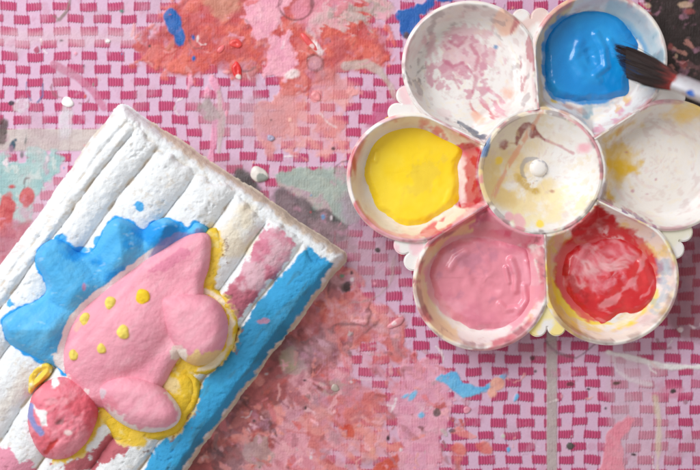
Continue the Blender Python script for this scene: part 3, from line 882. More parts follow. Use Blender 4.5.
def build_dish():
    n, m = 130, 220
    r = np.concatenate([np.linspace(0.5, RC + 0.0, n)])[:, None]
    a = np.linspace(0, 2 * np.pi, m, endpoint=False)[None, :]
    z = ZR + 0.0006 - wall(np.clip(RC - r - 4.2, 0, None), 48, 0, -0.0125) + 0 * a
    z = z - 0.0006 * (1 - sm(RC - r, 0, 2.0))
    X, Y = PC[0] + r * np.cos(a), PC[1] - r * np.sin(a)
    z = z + fbm(X, Y, 18, 4, 3) * 0.0001
    C = np.ones(X.shape + (3,)) * WHITE
    n1, n2, n3 = fbm(X, Y, 22, 81, 5), fbm(X, Y, 8, 82, 4), fbm(X, Y, 40, 83, 3)
    st = fbm(a * 14 + 0 * r, r * 0.8 + 0 * a, 7, 84, 4)
    E = lambda *k: ell(X, Y, *k)
    G = lambda p, w: seg(X, Y, p, w)
    K = lambda f, c, amp=4, soft=1.5, op=1.0: lay(C, sm(f + (n1 * 0.5 + n2 * 0.5) * amp, -soft, soft) * op, np.asarray(c))
    lay(C, sm(st, 0.1, 0.9) * 0.4, S(228, 214, 200))
    K(E(512, 150, 36, 44, 30), S(226, 208, 176), 16, 14, 0.7)
    K(np.minimum(E(524, 190, 46, 22, 20), n1 * 14 + 5), S(234, 208, 140), 8, 8, 0.75)
    K(np.minimum(E(504, 176, 28, 30, 0), n1 * 10), S(220, 188, 120), 6, 6, 0.6)
    K(np.minimum(E(530, 183, 14, 5, 35), n2 * 5 + 1), S(196, 158, 60), 3, 1.8, 0.8)
    K(G([(519, 141), (523, 128), (530, 122), (536, 126), (534, 134)], 1.9), S(140, 56, 62), 2.6, 1.2, 0.85)
    K(G([(534, 122), (540, 132), (548, 138)], 1.3), S(140, 50, 58), 2.4, 1.2, 0.85)
    K(U2(E(506, 144, 6, 4, -20), G([(519, 142), (508, 142)], 0.8)), S(150, 70, 72), 3, 1.4, 0.8)
    K(G([(548, 138), (562, 144), (576, 152)], 0.9), S(190, 110, 130), 1.5, 1.0, 0.6)
    wp = fbm(a * 60 + 0 * r, r * 1.2 + 0 * a, 8, 91, 4)
    lay(C, sm(wp, 0.2, 0.7) * 0.4 * sm(n3, -0.5, 0.3), S(226, 204, 156))
    lay(C, sm(-wp, 0.4, 0.8) * 0.35, S(214, 190, 188))
    K(np.minimum(E(556, 206, 44, 16, -20), fbm((X - Y) * 0.4, X + Y, 9, 92, 4) * 8 - 1), S(236, 222, 176), 3, 2, 0.7)
    K(E(585, 147, 6, 5, 30), S(238, 176, 190), 3, 2, 0.85)
    K(np.minimum(G([(542, 110), (530, 134), (514, 160), (494, 196)], 2.2), fbm(X * 2.2, Y * 0.8, 8, 89, 4) * 4 + 1.2), S(224, 150, 118), 1.6, 1.3, 0.65)
    for q, c in (((501, 159, 4.5, 4), S(244, 206, 50)), ((541, 224, 4, 3.6), S(244, 214, 60)), ((520, 222, 5, 7), S(238, 178, 190)), ((509, 216, 4, 4), S(236, 170, 186)), ((537, 182, 1.2, 1.2), S(180, 70, 80)), ((556, 190, 1.6, 1), S(190, 140, 120))):
        K(E(*q, 0), c, 2, 1.2, 0.85)
    K(1.0 - np.abs(np.hypot(X - 538, Y - 168) - 12), S(80, 104, 150), 4.0, 1.0, 0.4)
    dO = RC - r + 0 * a
    lay(C, sm(fbm(a * 20 + 0 * r, dO * 0.4, 5, 86, 3), 0.1, 0.6) * sm(5 - dO, 0, 2) * 0.75, S(216, 128, 142))
    lay(C, sm(fbm(a * 26 + 0 * r, dO * 0.4, 5, 87, 3), 0.3, 0.7) * sm(6 - dO, 0, 2) * 0.6, S(130, 110, 112))
    K(np.minimum(2.5 - np.abs(dO - 3), np.minimum(490 - X, 156 - Y)), S(40, 110, 170), 3, 1.2, 0.8)
    wx, wy = W(X, Y, ZR)
    V = np.stack([wx, wy, z], -1).reshape(-1, 3)
    d = mesh_obj('mixing_dish', V, grid_faces(n, m, wrap=True), MAT_PALETTE, palette, C.reshape(-1, 3), at=PLOC)
    # the moulded stud in the middle of the dish
    prof = [(0.01, 0.0042), (3, 0.0041), (6.5, 0.0037), (8.6, 0.0030), (9.8, 0.0020), (10.6, 0.0008), (11.6, -0.0006)]
    base = ZR - 0.0125 + 0.0004
    k, m2 = len(prof), 40
    rr = np.array([p[0] for p in prof])[:, None] * 0.82
    zz = np.array([p[1] for p in prof])[:, None] * 0.6
    aa = np.linspace(0, 2 * np.pi, m2, endpoint=False)[None, :]
    X, Y = 538.5 + rr * np.cos(aa), 168 - rr * np.sin(aa)
    wx, wy = W(X, Y, base)
    V = np.stack([wx, wy, base + zz + 0 * aa], -1).reshape(-1, 3)
    C = np.ones((k, m2, 3)) * S(240, 236, 232)
    lay(C, sm(fbm(X, Y, 6, 88, 3), 0.3, 0.8) * (rr > 7) * 0.5, S(120, 130, 160))
    s = mesh_obj('stud', V, grid_faces(k, m2, wrap=True), MAT_PALETTE, d, C.reshape(-1, 3), at=PLOC)
    s.matrix_parent_inverse.identity()
    return d


def U2(a, b):
    return np.maximum(a, b)


build_dish()


def build_web(a_mid, tint, seed):
    """the flat web with a scalloped edge that bridges two petals"""
    pts = []
    rr = 65.2
    for r in np.linspace(128, 154, 7):
        lat = max(0.3, 63.5 - math.sqrt(max(rr ** 2 - (r - 110.0) ** 2, 0)))
        pts.append((r, lat))
    side = pts[:]
    b = 9.6
    arc = []
    for cxl in (b, -b):
        for k in range(15):
            th = math.pi / 2 * 0.98 - k / 14 * math.pi * 0.98
            arc.append((155.5 + b * math.cos(th), cxl + b * math.sin(th)))
    outline = side + arc + [(r, -l) for r, l in reversed(side)]
    bm = bmesh.new()
    am = math.radians(a_mid)
    zt = ZR - 0.0022
    vs = []
    for r, l in outline:
        x = PC[0] + r * math.cos(am) - l * math.sin(am)
        y = PC[1] - (r * math.sin(am) + l * math.cos(am))
        wx, wy = W(x, y, ZR)
        vs.append(bm.verts.new((float(wx) - PLOC[0], float(wy) - PLOC[1], zt)))
    f = bm.faces.new(vs)
    if f.normal.z < 0:
        f.normal_flip()
    ex = bmesh.ops.extrude_face_region(bm, geom=[f])
    dn = [g for g in ex['geom'] if isinstance(g, bmesh.types.BMVert)]
    for v in dn:
        v.co.z -= 0.0022
    bmesh.ops.recalc_face_normals(bm, faces=bm.faces[:])
    top = [e for e in bm.edges if abs(e.verts[0].co.z - e.verts[1].co.z) < 1e-6 and e.verts[0].co.z > zt - 0.0005]
    bmesh.ops.bevel(bm, geom=top, offset=0.0007, segments=3, affect='EDGES')
    bmesh.ops.triangulate(bm, faces=[f for f in bm.faces if len(f.verts) > 4])
    bmesh.ops.subdivide_edges(bm, edges=[e for e in bm.edges if e.calc_length() > 0.0015], cuts=2)
    bmesh.ops.triangulate(bm, faces=[f for f in bm.faces if len(f.verts) > 4])
    me = bpy.data.meshes.new('scalloped_web')
    bm.to_mesh(me)
    bm.free()
    co = np.array([v.co for v in me.vertices])
    gx, gy = co[:, 0] / PX, co[:, 1] / PX
    C = np.ones((len(co), 3)) * S(236, 232, 230)
    for c, s in tint:
        lay(C, sm(fbm(gx, gy, 12, seed + s, 3), -0.1, 0.45) * 0.85, c)
    a = me.color_attributes.new('Col', 'FLOAT_COLOR', 'POINT')
    a.data.foreach_set('color', np.concatenate([C, np.ones((len(C), 1))], 1).astype(np.float32).ravel())
    me.materials.append(MAT_PALETTE)
    o = bpy.data.objects.new('scalloped_web', me)
    link(o, palette)


order = sorted(ANG.items(), key=lambda kv: kv[1])
tints = {'cream': [], 'blue': [(S(226, 196, 190), 1)], 'white': [(S(238, 200, 206), 2)], 'yellow': [(S(240, 196, 206), 3)], 'pink': [(S(244, 222, 120), 4), (S(240, 226, 160), 5)], 'red': [(S(226, 222, 200), 6)]}
for i, (k, a) in enumerate(order):
    nx = order[(i + 1) % 6][1] + (360 if i == 5 else 0)
    build_web((a + nx) / 2, tints[k], i * 3)


# ------------------------------------------------------------------ relief and pool helper: a rounded mass inside an outline
def relief(name, sdf, box, z0, hgt, width, mat, parent, colour, at, step=1.0, power=2.0, rough=0.0, extra=None, seed=0, zref=None, sink=0.004, blur=0):
    """sdf(X, Y) positive inside, in photo pixels; z0 the height of the ground it rises from"""
    x0, y0, x1, y1 = box
    X, Y = np.meshgrid(np.arange(x0 - 3, x1 + 3.01, step), np.arange(y0 - 3, y1 + 3.01, step), indexing='ij')
    d = sdf(X, Y)
    t = np.clip(d / width, 0, 1)
    z = z0 + hgt * (1 - (1 - t) ** power) ** (1.0 / power) if power != 1 else z0 + hgt * sm(t)
    z = np.where(d < 0, z0 + np.maximum(d * 0.0022, -sink), z)
    if extra is not None:
        z = z + extra(X, Y, d)
    z_raw = z
    for _ in range(blur):
        p = np.pad(z, 1, mode='edge')
        z = (p[1:-1, 1:-1] * 2 + p[:-2, 1:-1] + p[2:, 1:-1] + p[1:-1, :-2] + p[1:-1, 2:]) / 6
    if blur:
        k = sm(d, 0, 5)
        z = z_raw * (1 - k) + z * k
    z_flat = z
    if rough:
        z = z + rough * (fbm(X, Y, 7, seed, 4) + 0.5 * fbm(X, Y, 24, seed + 1, 3)) * sm(d, -1, 2)
    C = colour(X, Y, d)
    zz = np.clip(z_flat, z0 - 0.002, None) if zref is None else zref
    wx, wy = W(X, Y, zz)
    V = np.stack([wx, wy, z], -1).reshape(-1, 3)
    F = grid_faces(*X.shape, keep=(d > -2.6))[:, ::-1]
    V, F, C = compact(V, F, C.reshape(-1, 3))
    return mesh_obj(name, V, F, mat, parent, C, at=at)


# ------------------------------------------------------------------ wet paint in the wells
def pool(label, pts, level, colour, seed, ripple=0.0005, extra=None, width=11, grow=4.5):
    P = smooth_loop(pts)
    box = (P[:, 0].min() - 4, P[:, 1].min() - 4, P[:, 0].max() + 4, P[:, 1].max() + 4)
    c = P.mean(0)
    wx, wy = W(c[0], c[1], level)
    at = (float(wx), float(wy), 0.0036)
    def ex(X, Y, d):
        r = np.hypot(X - c[0], Y - c[1])
        a = np.arctan2(Y - c[1], X - c[0])
        z = ripple * (fbm(X, Y, 26, seed, 3) * 0.9 + fbm(X, Y, 9, seed + 2, 2) * 0.22) + ripple * 0.5 * fbm(a * 9, r * 0.7, 9, seed + 1, 3)
        if extra is not None:
            z = z + extra(X, Y, d)
        return z * sm(d, 0, 8)
    sd = lambda X, Y: poly(X, Y, pts) + grow + fbm(X, Y, 12, seed + 5, 3) * 1.6
    o = relief('wet_paint', sd, box, 0.0036, level - 0.0036, width, MAT_WET, None, colour, at, step=0.8, power=1, extra=ex, sink=0.0015)
    tag(o, label, 'paint', 'pools of wet paint in the palette')
    return o


def yellow_c(X, Y, d):
    C = np.ones(X.shape + (3,)) * S(252, 218, 20)
    lay(C, sm(fbm(X, Y, 30, 3, 4), -0.2, 0.9) * 0.5, S(253, 228, 70))
    lay(C, sm(ell(X, Y, 424, 174, 22, 14, -50) + fbm(X * 1.4, Y, 9, 6, 4) * 11, -3, 6) * 0.5, S(232, 204, 70))
    return C


def dents(*items):
    def f(X, Y, d):
        z = 0
        for pts, w, h in items:
            k = seg(X, Y, pts, w)
            z = z + h * sm(k, 0, w)
        return z
    return f


pool('smooth yellow paint filling the palette well with red smears at its inner edge',
     YEL,
     0.0064, yellow_c, 3, 0.00022,
     dents(([(446, 202), (450, 192)], 5, 0.0004), ([(420, 168), (430, 182)], 10, -0.0004), ([(375, 160), (376, 153)], 5, 0.0011)))


def blue_c(X, Y, d):
    C = np.ones(X.shape + (3,)) * S(0, 136, 214)
    lay(C, sm(fbm(X, Y, 34, 9, 4), -0.1, 0.9) * 0.55, S(14, 158, 232))
    lay(C, sm(np.minimum(ell(X, Y, 596, 50, 30, 36, 20), fbm(X, Y, 18, 10, 4) * 10), -2, 5) * 0.3, S(40, 166, 232))
    return C


pool('bright blue paint in the well under the brush tip',
     BLU,
     0.0068, blue_c, 9, 0.0004,
     dents(([(596, 34), (604, 48), (606, 66), (596, 74)], 6, 0.0012), ([(580, 42), (574, 60), (584, 74), (598, 80)], 7, 0.0009), ([(610, 40), (616, 54)], 5, 0.0008), ([(588, 52), (592, 62)], 6, -0.0009)))


def pink_c(X, Y, d):
    C = np.ones(X.shape + (3,)) * S(230, 144, 162)
    lay(C, sm(fbm(X, Y, 26, 14, 4), -0.3, 0.7) * 0.7, S(214, 122, 148))
    lay(C, sm(fbm(X, Y, 14, 15, 4) + ell(X, Y, 470, 262, 24, 24) * 0.02, 0.1, 0.8) * 0.6, S(196, 128, 154))
    lay(C, sm(fbm(X, Y, 20, 16, 4), 0.2, 0.8) * 0.6, S(238, 166, 184))
    lay(C, sm(8 - d + fbm(X, Y, 10, 17, 3) * 6, 0, 8) * 0.6, S(242, 182, 196))
    return C


pool('creamy pink paint with soft swirls in the palette well between yellow and red',
     PNK,
     0.0064, pink_c, 14, 0.0006,
     dents(([(511, 260), (516, 274), (516, 290)], 6, 0.0020), ([(500, 304), (506, 310), (516, 308)], 5, 0.0014), ([(524, 286), (526, 300), (518, 312)], 5, 0.0014), ([(470, 264), (478, 282), (494, 290)], 9, -0.0010), ([(450, 268), (456, 258), (466, 252)], 6, 0.0012), ([(506, 268), (509, 282)], 4, 0.0012), ([(527, 262), (530, 282)], 5, 0.0009)))


def red_c(X, Y, d):
    C = np.ones(X.shape + (3,)) * S(206, 30, 40)
    lay(C, sm(fbm(X, Y, 24, 22, 4), 0, 0.8) * 0.6, S(222, 62, 64))
    a = np.arctan2(Y - 276, X - 612)
    r = np.hypot(X - 612, Y - 276)
    wx_, wy_ = fbm(X, Y, 30, 27, 3) * 6, fbm(X, Y, 30, 28, 3) * 6
    mid = ell(X + wx_, Y + wy_, 600, 264, 40, 30, -10)
    sw = fbm(a * 16 + wx_ * 0.5, r * 1.2 + wy_, 9, 23, 4)
    sw2 = fbm((X + wx_) * 0.5 + Y * 0.3, (Y + wy_) * 1.2 - X * 0.5, 10, 24, 4)
    lay(C, sm(mid + sw * 14 + sw2 * 8 - 3, -6, 16) * 0.8, S(226, 120, 134))
    lay(C, sm(mid + sw2 * 20 - 12, -4, 16) * 0.65, S(242, 196, 200))
    lay(C, sm(sw - 0.1, 0.3, 0.8) * 0.4, S(236, 160, 168))
    lay(C, sm(sw2, 0.45, 0.9) * 0.5, S(196, 24, 34))
    lay(C, sm(seg(X, Y, [(648, 248), (636, 276), (618, 296), (600, 306)], 3) + fbm(X, Y, 8, 25, 3) * 3, -1, 2) * 0.6, S(236, 160, 168))
    lay(C, sm(seg(X, Y, [(566, 268), (572, 286), (588, 300)], 4) + fbm(X, Y, 8, 26, 3) * 3, -1, 2) * 0.7, S(172, 20, 26))
    return C


pool('red paint mixed with pale pink in the palette well opposite the blue',
     RDP,
     0.0062, red_c, 22, 0.0006,
     dents(([(590, 252), (610, 258), (620, 270)], 7, -0.0009), ([(640, 262), (648, 282)], 5, 0.0009), ([(600, 300), (620, 300)], 6, 0.0008)))

# ------------------------------------------------------------------ the plaster plaque
UO = np.array([122.0, 104.0])
UU = np.array([0.829, 0.559])
VV = np.array([-0.598, 0.801])
ULEN, VLEN = 269.0, 430.0
ZS = 0.0125
pcx, pcy = W(*(UO + UU * ULEN / 2 + VV * VLEN / 2), 0)
QLOC = (float(pcx), float(pcy), 0.0008)
plaque = thing('plaster_plaque', 'white plaster plaque of raised planks with a painted spiky-backed dinosaur cast on it', 'plaster plaque', QLOC)

CREST = [(2, 328), (3, 318), (22, 306), (38, 299), (46, 291), (42, 277), (35, 262), (39, 248), (54, 239), (67, 242), (78, 252), (92, 250), (98, 240), (106, 225), (118, 217), (132, 221), (143, 229), (152, 222), (166, 218), (180, 222), (188, 227), (194, 221), (204, 224), (208, 233),
         (200, 246), (170, 268), (140, 290), (110, 312), (86, 340), (74, 368), (64, 376), (56, 367), (40, 362), (22, 352), (8, 342)]
BODY = [(193, 233), (203, 232), (210, 237), (211, 250), (209, 268), (204, 284), (203, 304), (196, 326), (188, 346), (174, 366), (166, 382), (150, 398), (126, 404), (106, 408), (88, 404), (76, 390), (66, 374), (63, 358), (65, 342), (72, 324), (86, 306), (103, 292), (122, 277), (145, 260), (166, 247), (181, 238)]
HIND = [(159, 299), (170, 293), (188, 292), (206, 295), (220, 304), (228, 322), (225, 344), (214, 360), (197, 366), (181, 358), (170, 343), (161, 322)]
FORE = [(97, 391), (103, 381), (117, 375), (135, 375), (154, 381), (171, 395), (181, 411), (176, 425), (159, 432), (138, 431), (119, 422), (103, 407)]
HEAD = [(56, 379), (76, 382), (92, 396), (97, 412), (93, 428), (84, 444), (67, 457), (47, 456), (34, 441), (29, 418), (36, 394)]
MID = [(157, 376), (170, 369), (187, 374), (195, 389), (188, 410), (176, 416), (164, 400)]


def dist_yellow(X, Y):
    d = np.maximum(poly(X, Y, HIND) + 9, poly(X, Y, FORE) + 8)
    d = np.maximum(d, poly(X, Y, MID) + 5)
    d = np.maximum(d, np.where(X > 175, poly(X, Y, BODY) + 11 + np.minimum(0, (Y - 246) * 0.8 + (X - 204) * 1.2), -30))
    d = np.maximum(d, poly(X, Y, HEAD) + np.where(((Y > 425) & (X > 52)) | (X > 90), 5, -20))
    d = np.maximum(d, seg(X, Y, [(106, 412), (114, 424), (122, 434), (140, 440)], 8))
    return d


def build_slab():
    us = np.arange(-9, ULEN + 9.1, 1.0)
    vs = np.arange(-9, VLEN + 9.1, 1.0)
    u, v = np.meshgrid(us, vs, indexing='ij')
    X = UO[0] + UU[0] * u + VV[0] * v
    Y = UO[1] + UU[1] * u + VV[1] * v
    wob = fbm(X, Y, 40, 41, 3) * 2.0 + fbm(X, Y, 12, 42, 3) * 0.8
    rc = 6.0
    UL = ULEN + 2 - 0.008 * v
    qx = np.abs(u - UL / 2) - UL / 2 + rc
    qy = np.abs(v - VLEN / 2) - VLEN / 2 + rc
    e = rc - np.hypot(np.maximum(qx, 0), np.maximum(qy, 0)) - np.minimum(np.maximum(qx, qy), 0) + wob
    # slab with sloping, knocked-about edges
    edge = np.clip((e - 0.0) / 11.0, 0, 1)
    z = ZS * (0.30 * sm(e, -2.0, 1.0) + 0.70 * (1 - (1 - edge) ** 2.2))
    bounds = [(-4, 9), (9, 21), (21, 51), (51, 99), (99, 144), (144, 187), (187, 228), (228, 268)]
    uw = u + fbm(X, Y, 60, 43, 3) * 2.4 - (v - 20) * 0.012
    z_smooth = np.maximum(z, 0) + 0.0036 * sm(e, 2, 12)
    plank = np.zeros_like(u)
    vend = 15 + fbm(u, u * 0, 16, 44, 2) * 6
    for i, (a, b) in enumerate(bounds):
        c, h = (a + b) / 2, (b - a) / 2
        t = np.abs(uw - c) / h
        prof = np.clip(1 - t ** 2.3, 0, 1) ** 0.8 * (uw > a) * (uw <= b)
        end = np.sqrt(np.clip(1 - (1 - np.clip((v - vend - (2 if i % 2 else -3)) / 14, 0, 1)) ** 2, 0, 1))
        amp = [0.0014, 0.0022, 0.0036, 0.0046, 0.0048, 0.0048, 0.0046, 0.0036][i]
        plank = np.maximum(plank, prof * end * amp)
    for b_ in (21, 51, 99, 144, 187, 228):
        jit = fbm(u * 0 + b_, v, 9, 60, 3) * 1.1
        plank = plank - 0.0013 * np.exp(-((uw - b_ - jit) / 2.0) ** 2) * (0.4 + 0.9 * vnoise(u * 0 + b_, v / 22, 5)) * sm(v, 12, 22)
    rough = fbm(X, Y, 5, 45, 4) * 0.00020 + fbm(X, Y, 16, 46, 4) * 0.00050
    left = sm(52 - u, 0, 40)
    rough = rough + left * (fbm(u * 1.0, v * 0.45, 9, 47, 4) * 0.0008)
    pits = -0.0007 * sm(fbm(X, Y, 3.5, 48, 2), 0.62, 0.95) * (0.35 + 0.65 * sm(fbm(X, Y, 30, 49, 2), 0, 0.6))
    ins = sm(e, 0, 8)
    z = z + (plank * sm(e, 2, 10)) + (rough + pits) * (0.3 + 0.7 * ins)
    z = np.where(e < -2.5, -0.0004, z)
    z = np.maximum(z, -0.0004)
    # colour
    C = np.ones(X.shape + (3,)) * S(227, 230, 233)
    n1, n2, n3 = fbm(X, Y, 18, 51, 5), fbm(X, Y, 7, 52, 4), fbm(X, Y, 46, 53, 4)
    tan = S(216, 198, 178)
    grain = fbm(X, Y, 3.5, 54, 3)
    lay(C, sm(6.5 - e + n2 * 4 - 14 * sm(60 - u, 0, 50) - 2.5 * (u > ULEN - 12), -2, 3) * 0.9, tan)
    lay(C, sm(n1 * 0.7 + grain * 0.4, 0.35, 1.0) * 0.35, S(222, 216, 208))
    lay(C, sm(plank, 0.0009, 0.0003) * sm(v, 8, 20) * sm(fbm(X, Y, 12, 61, 3), -0.2, 0.5) * 0.75, S(204, 190, 172))
    pk = sm(grain + n2 * 0.4, 0.62, 0.9)
    lay(C, pk * 0.45, S(206, 196, 184))
    # cream wash on the plank beside the tail
    f = ell(X, Y, 236, 240, 20, 34, 28)
    lay(C, sm(f + n1 * 12, -4, 12) * 0.65, S(230, 214, 182))
    # pink plank
    pl = np.minimum(np.minimum(uw - 190, 227 - uw), np.minimum(v - 16, 130 - v))
    m = sm(pl + n2 * 4 + grain * 2.0 - 2.5, -1.5, 1.8)
    lay(C, m * (0.65 + 0.35 * sm(n1, -0.5, 0.3)), S(206, 130, 152))
    lay(C, m * sm(n1 + (v - 55) * 0.02, 0.0, 0.8) * 0.8, S(176, 96, 112))
    # blue plank
    bl = np.minimum(np.minimum(uw - 229, UL - 1.5 - u), v - 10)
    edge_n = n2 * 1.8 + grain * 0.9 + n1 * 1.2
    m = sm(bl + edge_n - 1.0 - 4 * sm(60 - v, 0, 60), -1.2, 1.5)
    lay(C, m * 0.97, S(40, 152, 206))
    lay(C, m * sm(n1, 0.0, 0.9) * 0.6, S(58, 160, 204))
    lay(C, m * sm(fbm(u, v * 0.25, 6, 57, 4), 0.3, 0.8) * 0.5, S(70, 120, 140))
    lay(C, m * sm(n3 + sm(v, 60, 120) * sm(250 - v, 0, 60) * 0.7, 0.2, 0.9) * 0.5, S(44, 112, 146))
    lay(C, sm(ell(X, Y, 262, 321, 7, 2.6, -10) + n2 * 1.5, -0.8, 0.8) * 0.8, S(176, 120, 140))
    # rose paint below the head and at the lower left
    rp = np.maximum(ell(X, Y, 112, 448, 26, 13, -35), ell(X, Y, 82, 464, 24, 9, -10))
    lay(C, sm(rp + n2 * 6 + grain * 2, -1.5, 1.5) * 0.95, S(186, 92, 104))
    rp = poly(X, Y, [(-30, 440), (0, 448), (16, 458), (30, 466), (40, 480), (20, 500), (-30, 500)])
    lay(C, sm(rp + n2 * 5 + grain * 2, -1.5, 1.5) * 0.95, S(216, 138, 162))
    # yellow splash round the figure
    dy = dist_yellow(X, Y)
    lay(C, sm(dy + 1 + n2 * 4 + grain * 1.0, -1.5, 2) * 0.9, S(230, 206, 140))
    lay(C, sm(dy + n2 * 2.5 + grain * 1.0 - 0.5, -1.2, 2) * 0.92, S(226, 190, 60))
    lay(C, sm(np.minimum(np.minimum(dy + 6, 3 - dy), n2 * 6 - 3.6) + grain, -0.8, 0.8) * 0.7 * sm(X, 120, 150), S(120, 76, 80))
    # dull tan run below the left spike, and blue touches
    lay(C, sm(seg(X, Y, [(26, 376), (18, 392), (4, 410), (-20, 440)], 6) + n1 * 7, -3, 6) * 0.45, S(222, 208, 190))
    for q in ((139.5, 207, 4.6, 7.5, -30), (8, 304, 4, 3, 0), (60, 240, 8, 5, -20), (80, 250, 12, 4, 10), (96, 240, 5, 5, 0)):
        lay(C, sm(ell(X, Y, *q) + n2 * 2.4, -0.8, 0.8) * 0.95, S(64, 166, 226))
    lay(C, sm(poly(X, Y, CREST) + 0.6 + n2 * 1.6, -0.8, 1.0), S(50, 156, 224))
    
    wx, wy = W(X, Y, z_smooth + 0.0008)
    V = np.stack([wx, wy, z + 0.0008], -1).reshape(-1, 3)
    F = grid_faces(*X.shape, keep=(e > -5))[:, ::-1]
    V, F, C = compact(V, F, C.reshape(-1, 3))
    return mesh_obj('plank_slab', V, F, MAT_PLASTER, plaque, C, at=QLOC)


build_slab()
ZT = ZS + 0.0044        # where the figure starts to rise


def flat_c(rgb, rgb2=None, chips=0.0, seed=0, chipc=S(238, 236, 232)):
    def f(X, Y, d):
        C = np.ones(X.shape + (3,)) * rgb
        if rgb2 is not None:
            lay(C, sm(fbm(X, Y, 20, seed, 4), -0.2, 0.8) * 0.7, rgb2)
        if chips:
            lay(C, sm(chips - d + fbm(X, Y, 7, seed + 1, 3) * 2.0 * chips, -0.8, 0.8), chipc)
        return C
    return f


def bbox(p):
    a = smooth_loop(p)
    return a[:, 0].min(), a[:, 1].min(), a[:, 0].max(), a[:, 1].max()


# low yellow border that the figure stands on
def yb_c(X, Y, d):
    C = np.ones(X.shape + (3,)) * S(226, 190, 52)
    lay(C, sm(fbm(X, Y, 16, 61, 4), 0.0, 0.8) * 0.7, S(222, 178, 24))
    lay(C, sm(fbm(X, Y, 9, 62, 4), 0.3, 0.8) * 0.7, S(236, 218, 140))
    lay(C, sm(ell(X, Y, 171, 384, 12, 9, 20) + fbm(X, Y, 8, 63, 3) * 3, -1.5, 2) * 0.75, S(226, 206, 160))
    lay(C, sm(np.minimum(3.2 - np.abs(poly(X, Y, HIND) + 3.0), X - 196) + fbm(X, Y, 9, 64, 3) * 2, -1, 1.2) * 0.85, S(238, 226, 204))
    return C


relief('yellow_border', lambda X, Y: dist_yellow(X, Y) + 0.5 + fbm(X, Y, 16, 3, 3) * 1.6, (20, 225, 245, 465), ZT - 0.004, 0.0048, 5, MAT_DINO, plaque,
       yb_c, QLOC, rough=0.0003, seed=6)


def spike_extra(X, Y, d):
    z = 0
    for pts, w in (([(6, 330), (60, 330), (90, 330)], 26), ([(44, 256), (76, 292), (100, 310)], 26), ([(117, 226), (122, 258), (126, 285)], 24), ([(165, 225), (158, 248)], 15), ([(202, 229), (192, 238)], 9)):
        k = np.clip(seg(X, Y, pts, w) / w, 0, 1)
        z = np.maximum(z, 0.0068 * (0.6 * k + 0.4 * (1 - (1 - k) ** 1.7)))
    return (z + 0.0014) * sm(d, 0, 6) * sm(-poly(X, Y, BODY), -6, 20) - 0.0012 * sm(poly(X, Y, BODY), -8, 6)


def crest_c(X, Y, d):
    C = np.ones(X.shape + (3,)) * S(84, 178, 232)
    lay(C, sm(fbm(X, Y, 24, 71, 4), 0.0, 0.9) * 0.5, S(110, 194, 238))
    br = fbm((X - Y) * 0.25, (X + Y) * 1.1, 9, 77, 4)
    lay(C, sm(br, 0.1, 0.8) * 0.4, S(126, 200, 240))
    lay(C, sm(-br, 0.2, 0.9) * 0.4, S(56, 160, 226))
    dk = np.maximum(np.maximum(ell(X, Y, 160, 234, 34, 15, -5), ell(X, Y, 84, 254, 18, 8, 15)), np.maximum(ell(X, Y, 60, 240, 10, 5, -20), ell(X, Y, 112, 276, 9, 5, -30)))
    lay(C, sm(dk + fbm(X, Y, 12, 72, 4) * 6, -3, 5) * 0.9, S(14, 144, 224))
    lay(C, sm(fbm(X * 0.6, Y * 1.4, 5, 73, 3), 0.85, 1.1) * 0.35, S(180, 218, 240))
    # white gap and the bare edge towards the body
    b = poly(X, Y, BODY)
    lay(C, sm(b + 5.0 + fbm(X, Y, 9, 74, 3) * 2.0, -0.6, 0.6) * sm(360 - X * 1.5 - 0, 90, 150), S(238, 236, 236))
    lay(C, sm(ell(X, Y, 58, 364, 4, 8, -10) + fbm(X, Y, 6, 75, 3) * 3, -1, 1), S(236, 236, 236))
    lay(C, sm(np.minimum(b + 7, ell(X, Y, 172, 248, 30, 10, -32)) + fbm(X, Y, 10, 76, 3) * 4, -1.5, 2) * 0.7, S(134, 140, 196))
    lay(C, sm(ell(X, Y, 84, 287, 2, 4, 0), -0.6, 0.6) * 0.8, S(196, 130, 170))
    return C


relief('crest', lambda X, Y: poly(X, Y, CREST), bbox(CREST), ZT - 0.003, 0.0060, 9, MAT_DINO, plaque, crest_c, QLOC, blur=4, rough=0.00020, extra=spike_extra, seed=7)


def pink_body(X, Y, d):
    C = np.ones(X.shape + (3,)) * S(234, 160, 178)
    lay(C, sm(fbm(X, Y, 34, 81, 4), -0.1, 0.9) * 0.6, S(226, 146, 166))
    lay(C, sm(fbm(X, Y, 12, 82, 4), 0.4, 0.9) * 0.45, S(240, 178, 192))
    br = fbm((X - Y) * 0.22, (X + Y) * 1.15, 8, 87, 4)
    lay(C, sm(br, 0.15, 0.8) * 0.4, S(242, 184, 198))
    lay(C, sm(-br, 0.25, 0.9) * 0.35, S(218, 132, 156))
    # a few bare touches and the white curl near the neck
    for q, c in (((86, 391, 5.5, 6, 20), S(240, 234, 232)), ((66, 376, 4, 5, 0), S(238, 230, 228)), ((60, 372, 3, 5, 0), S(238, 236, 236)), ((170, 262, 22, 5, -33), S(220, 132, 160)), ((176, 352, 6, 7, 40), S(232, 216, 206))):
        lay(C, sm(ell(X, Y, *q) + fbm(X, Y, 5, 83, 3) * 2.6 - (1.2 if q[0] == 86 else 0), -0.8, 0.8) * 0.9, c)
    lay(C, sm(ell(X, Y, 102, 402, 16, 8, 30) + fbm(X, Y, 8, 84, 3) * 4, -3, 4) * 0.5, S(222, 116, 134))
    lay(C, sm(ell(X, Y, 78, 325, 3, 6, 20) + fbm(X, Y, 5, 85, 3) * 2, -1, 1) * 0.25, S(240, 214, 130))
    return C


def body_extra(X, Y, d):
    z = 0.0062 * (1 - (1 - np.clip(ell(X, Y, 122, 332, 62, 40, -42) / 40, 0, 1)) ** 2)
    z = z + 0.0004 * fbm(X, Y, 22, 86, 3)
    return z * sm(d, 0, 8)


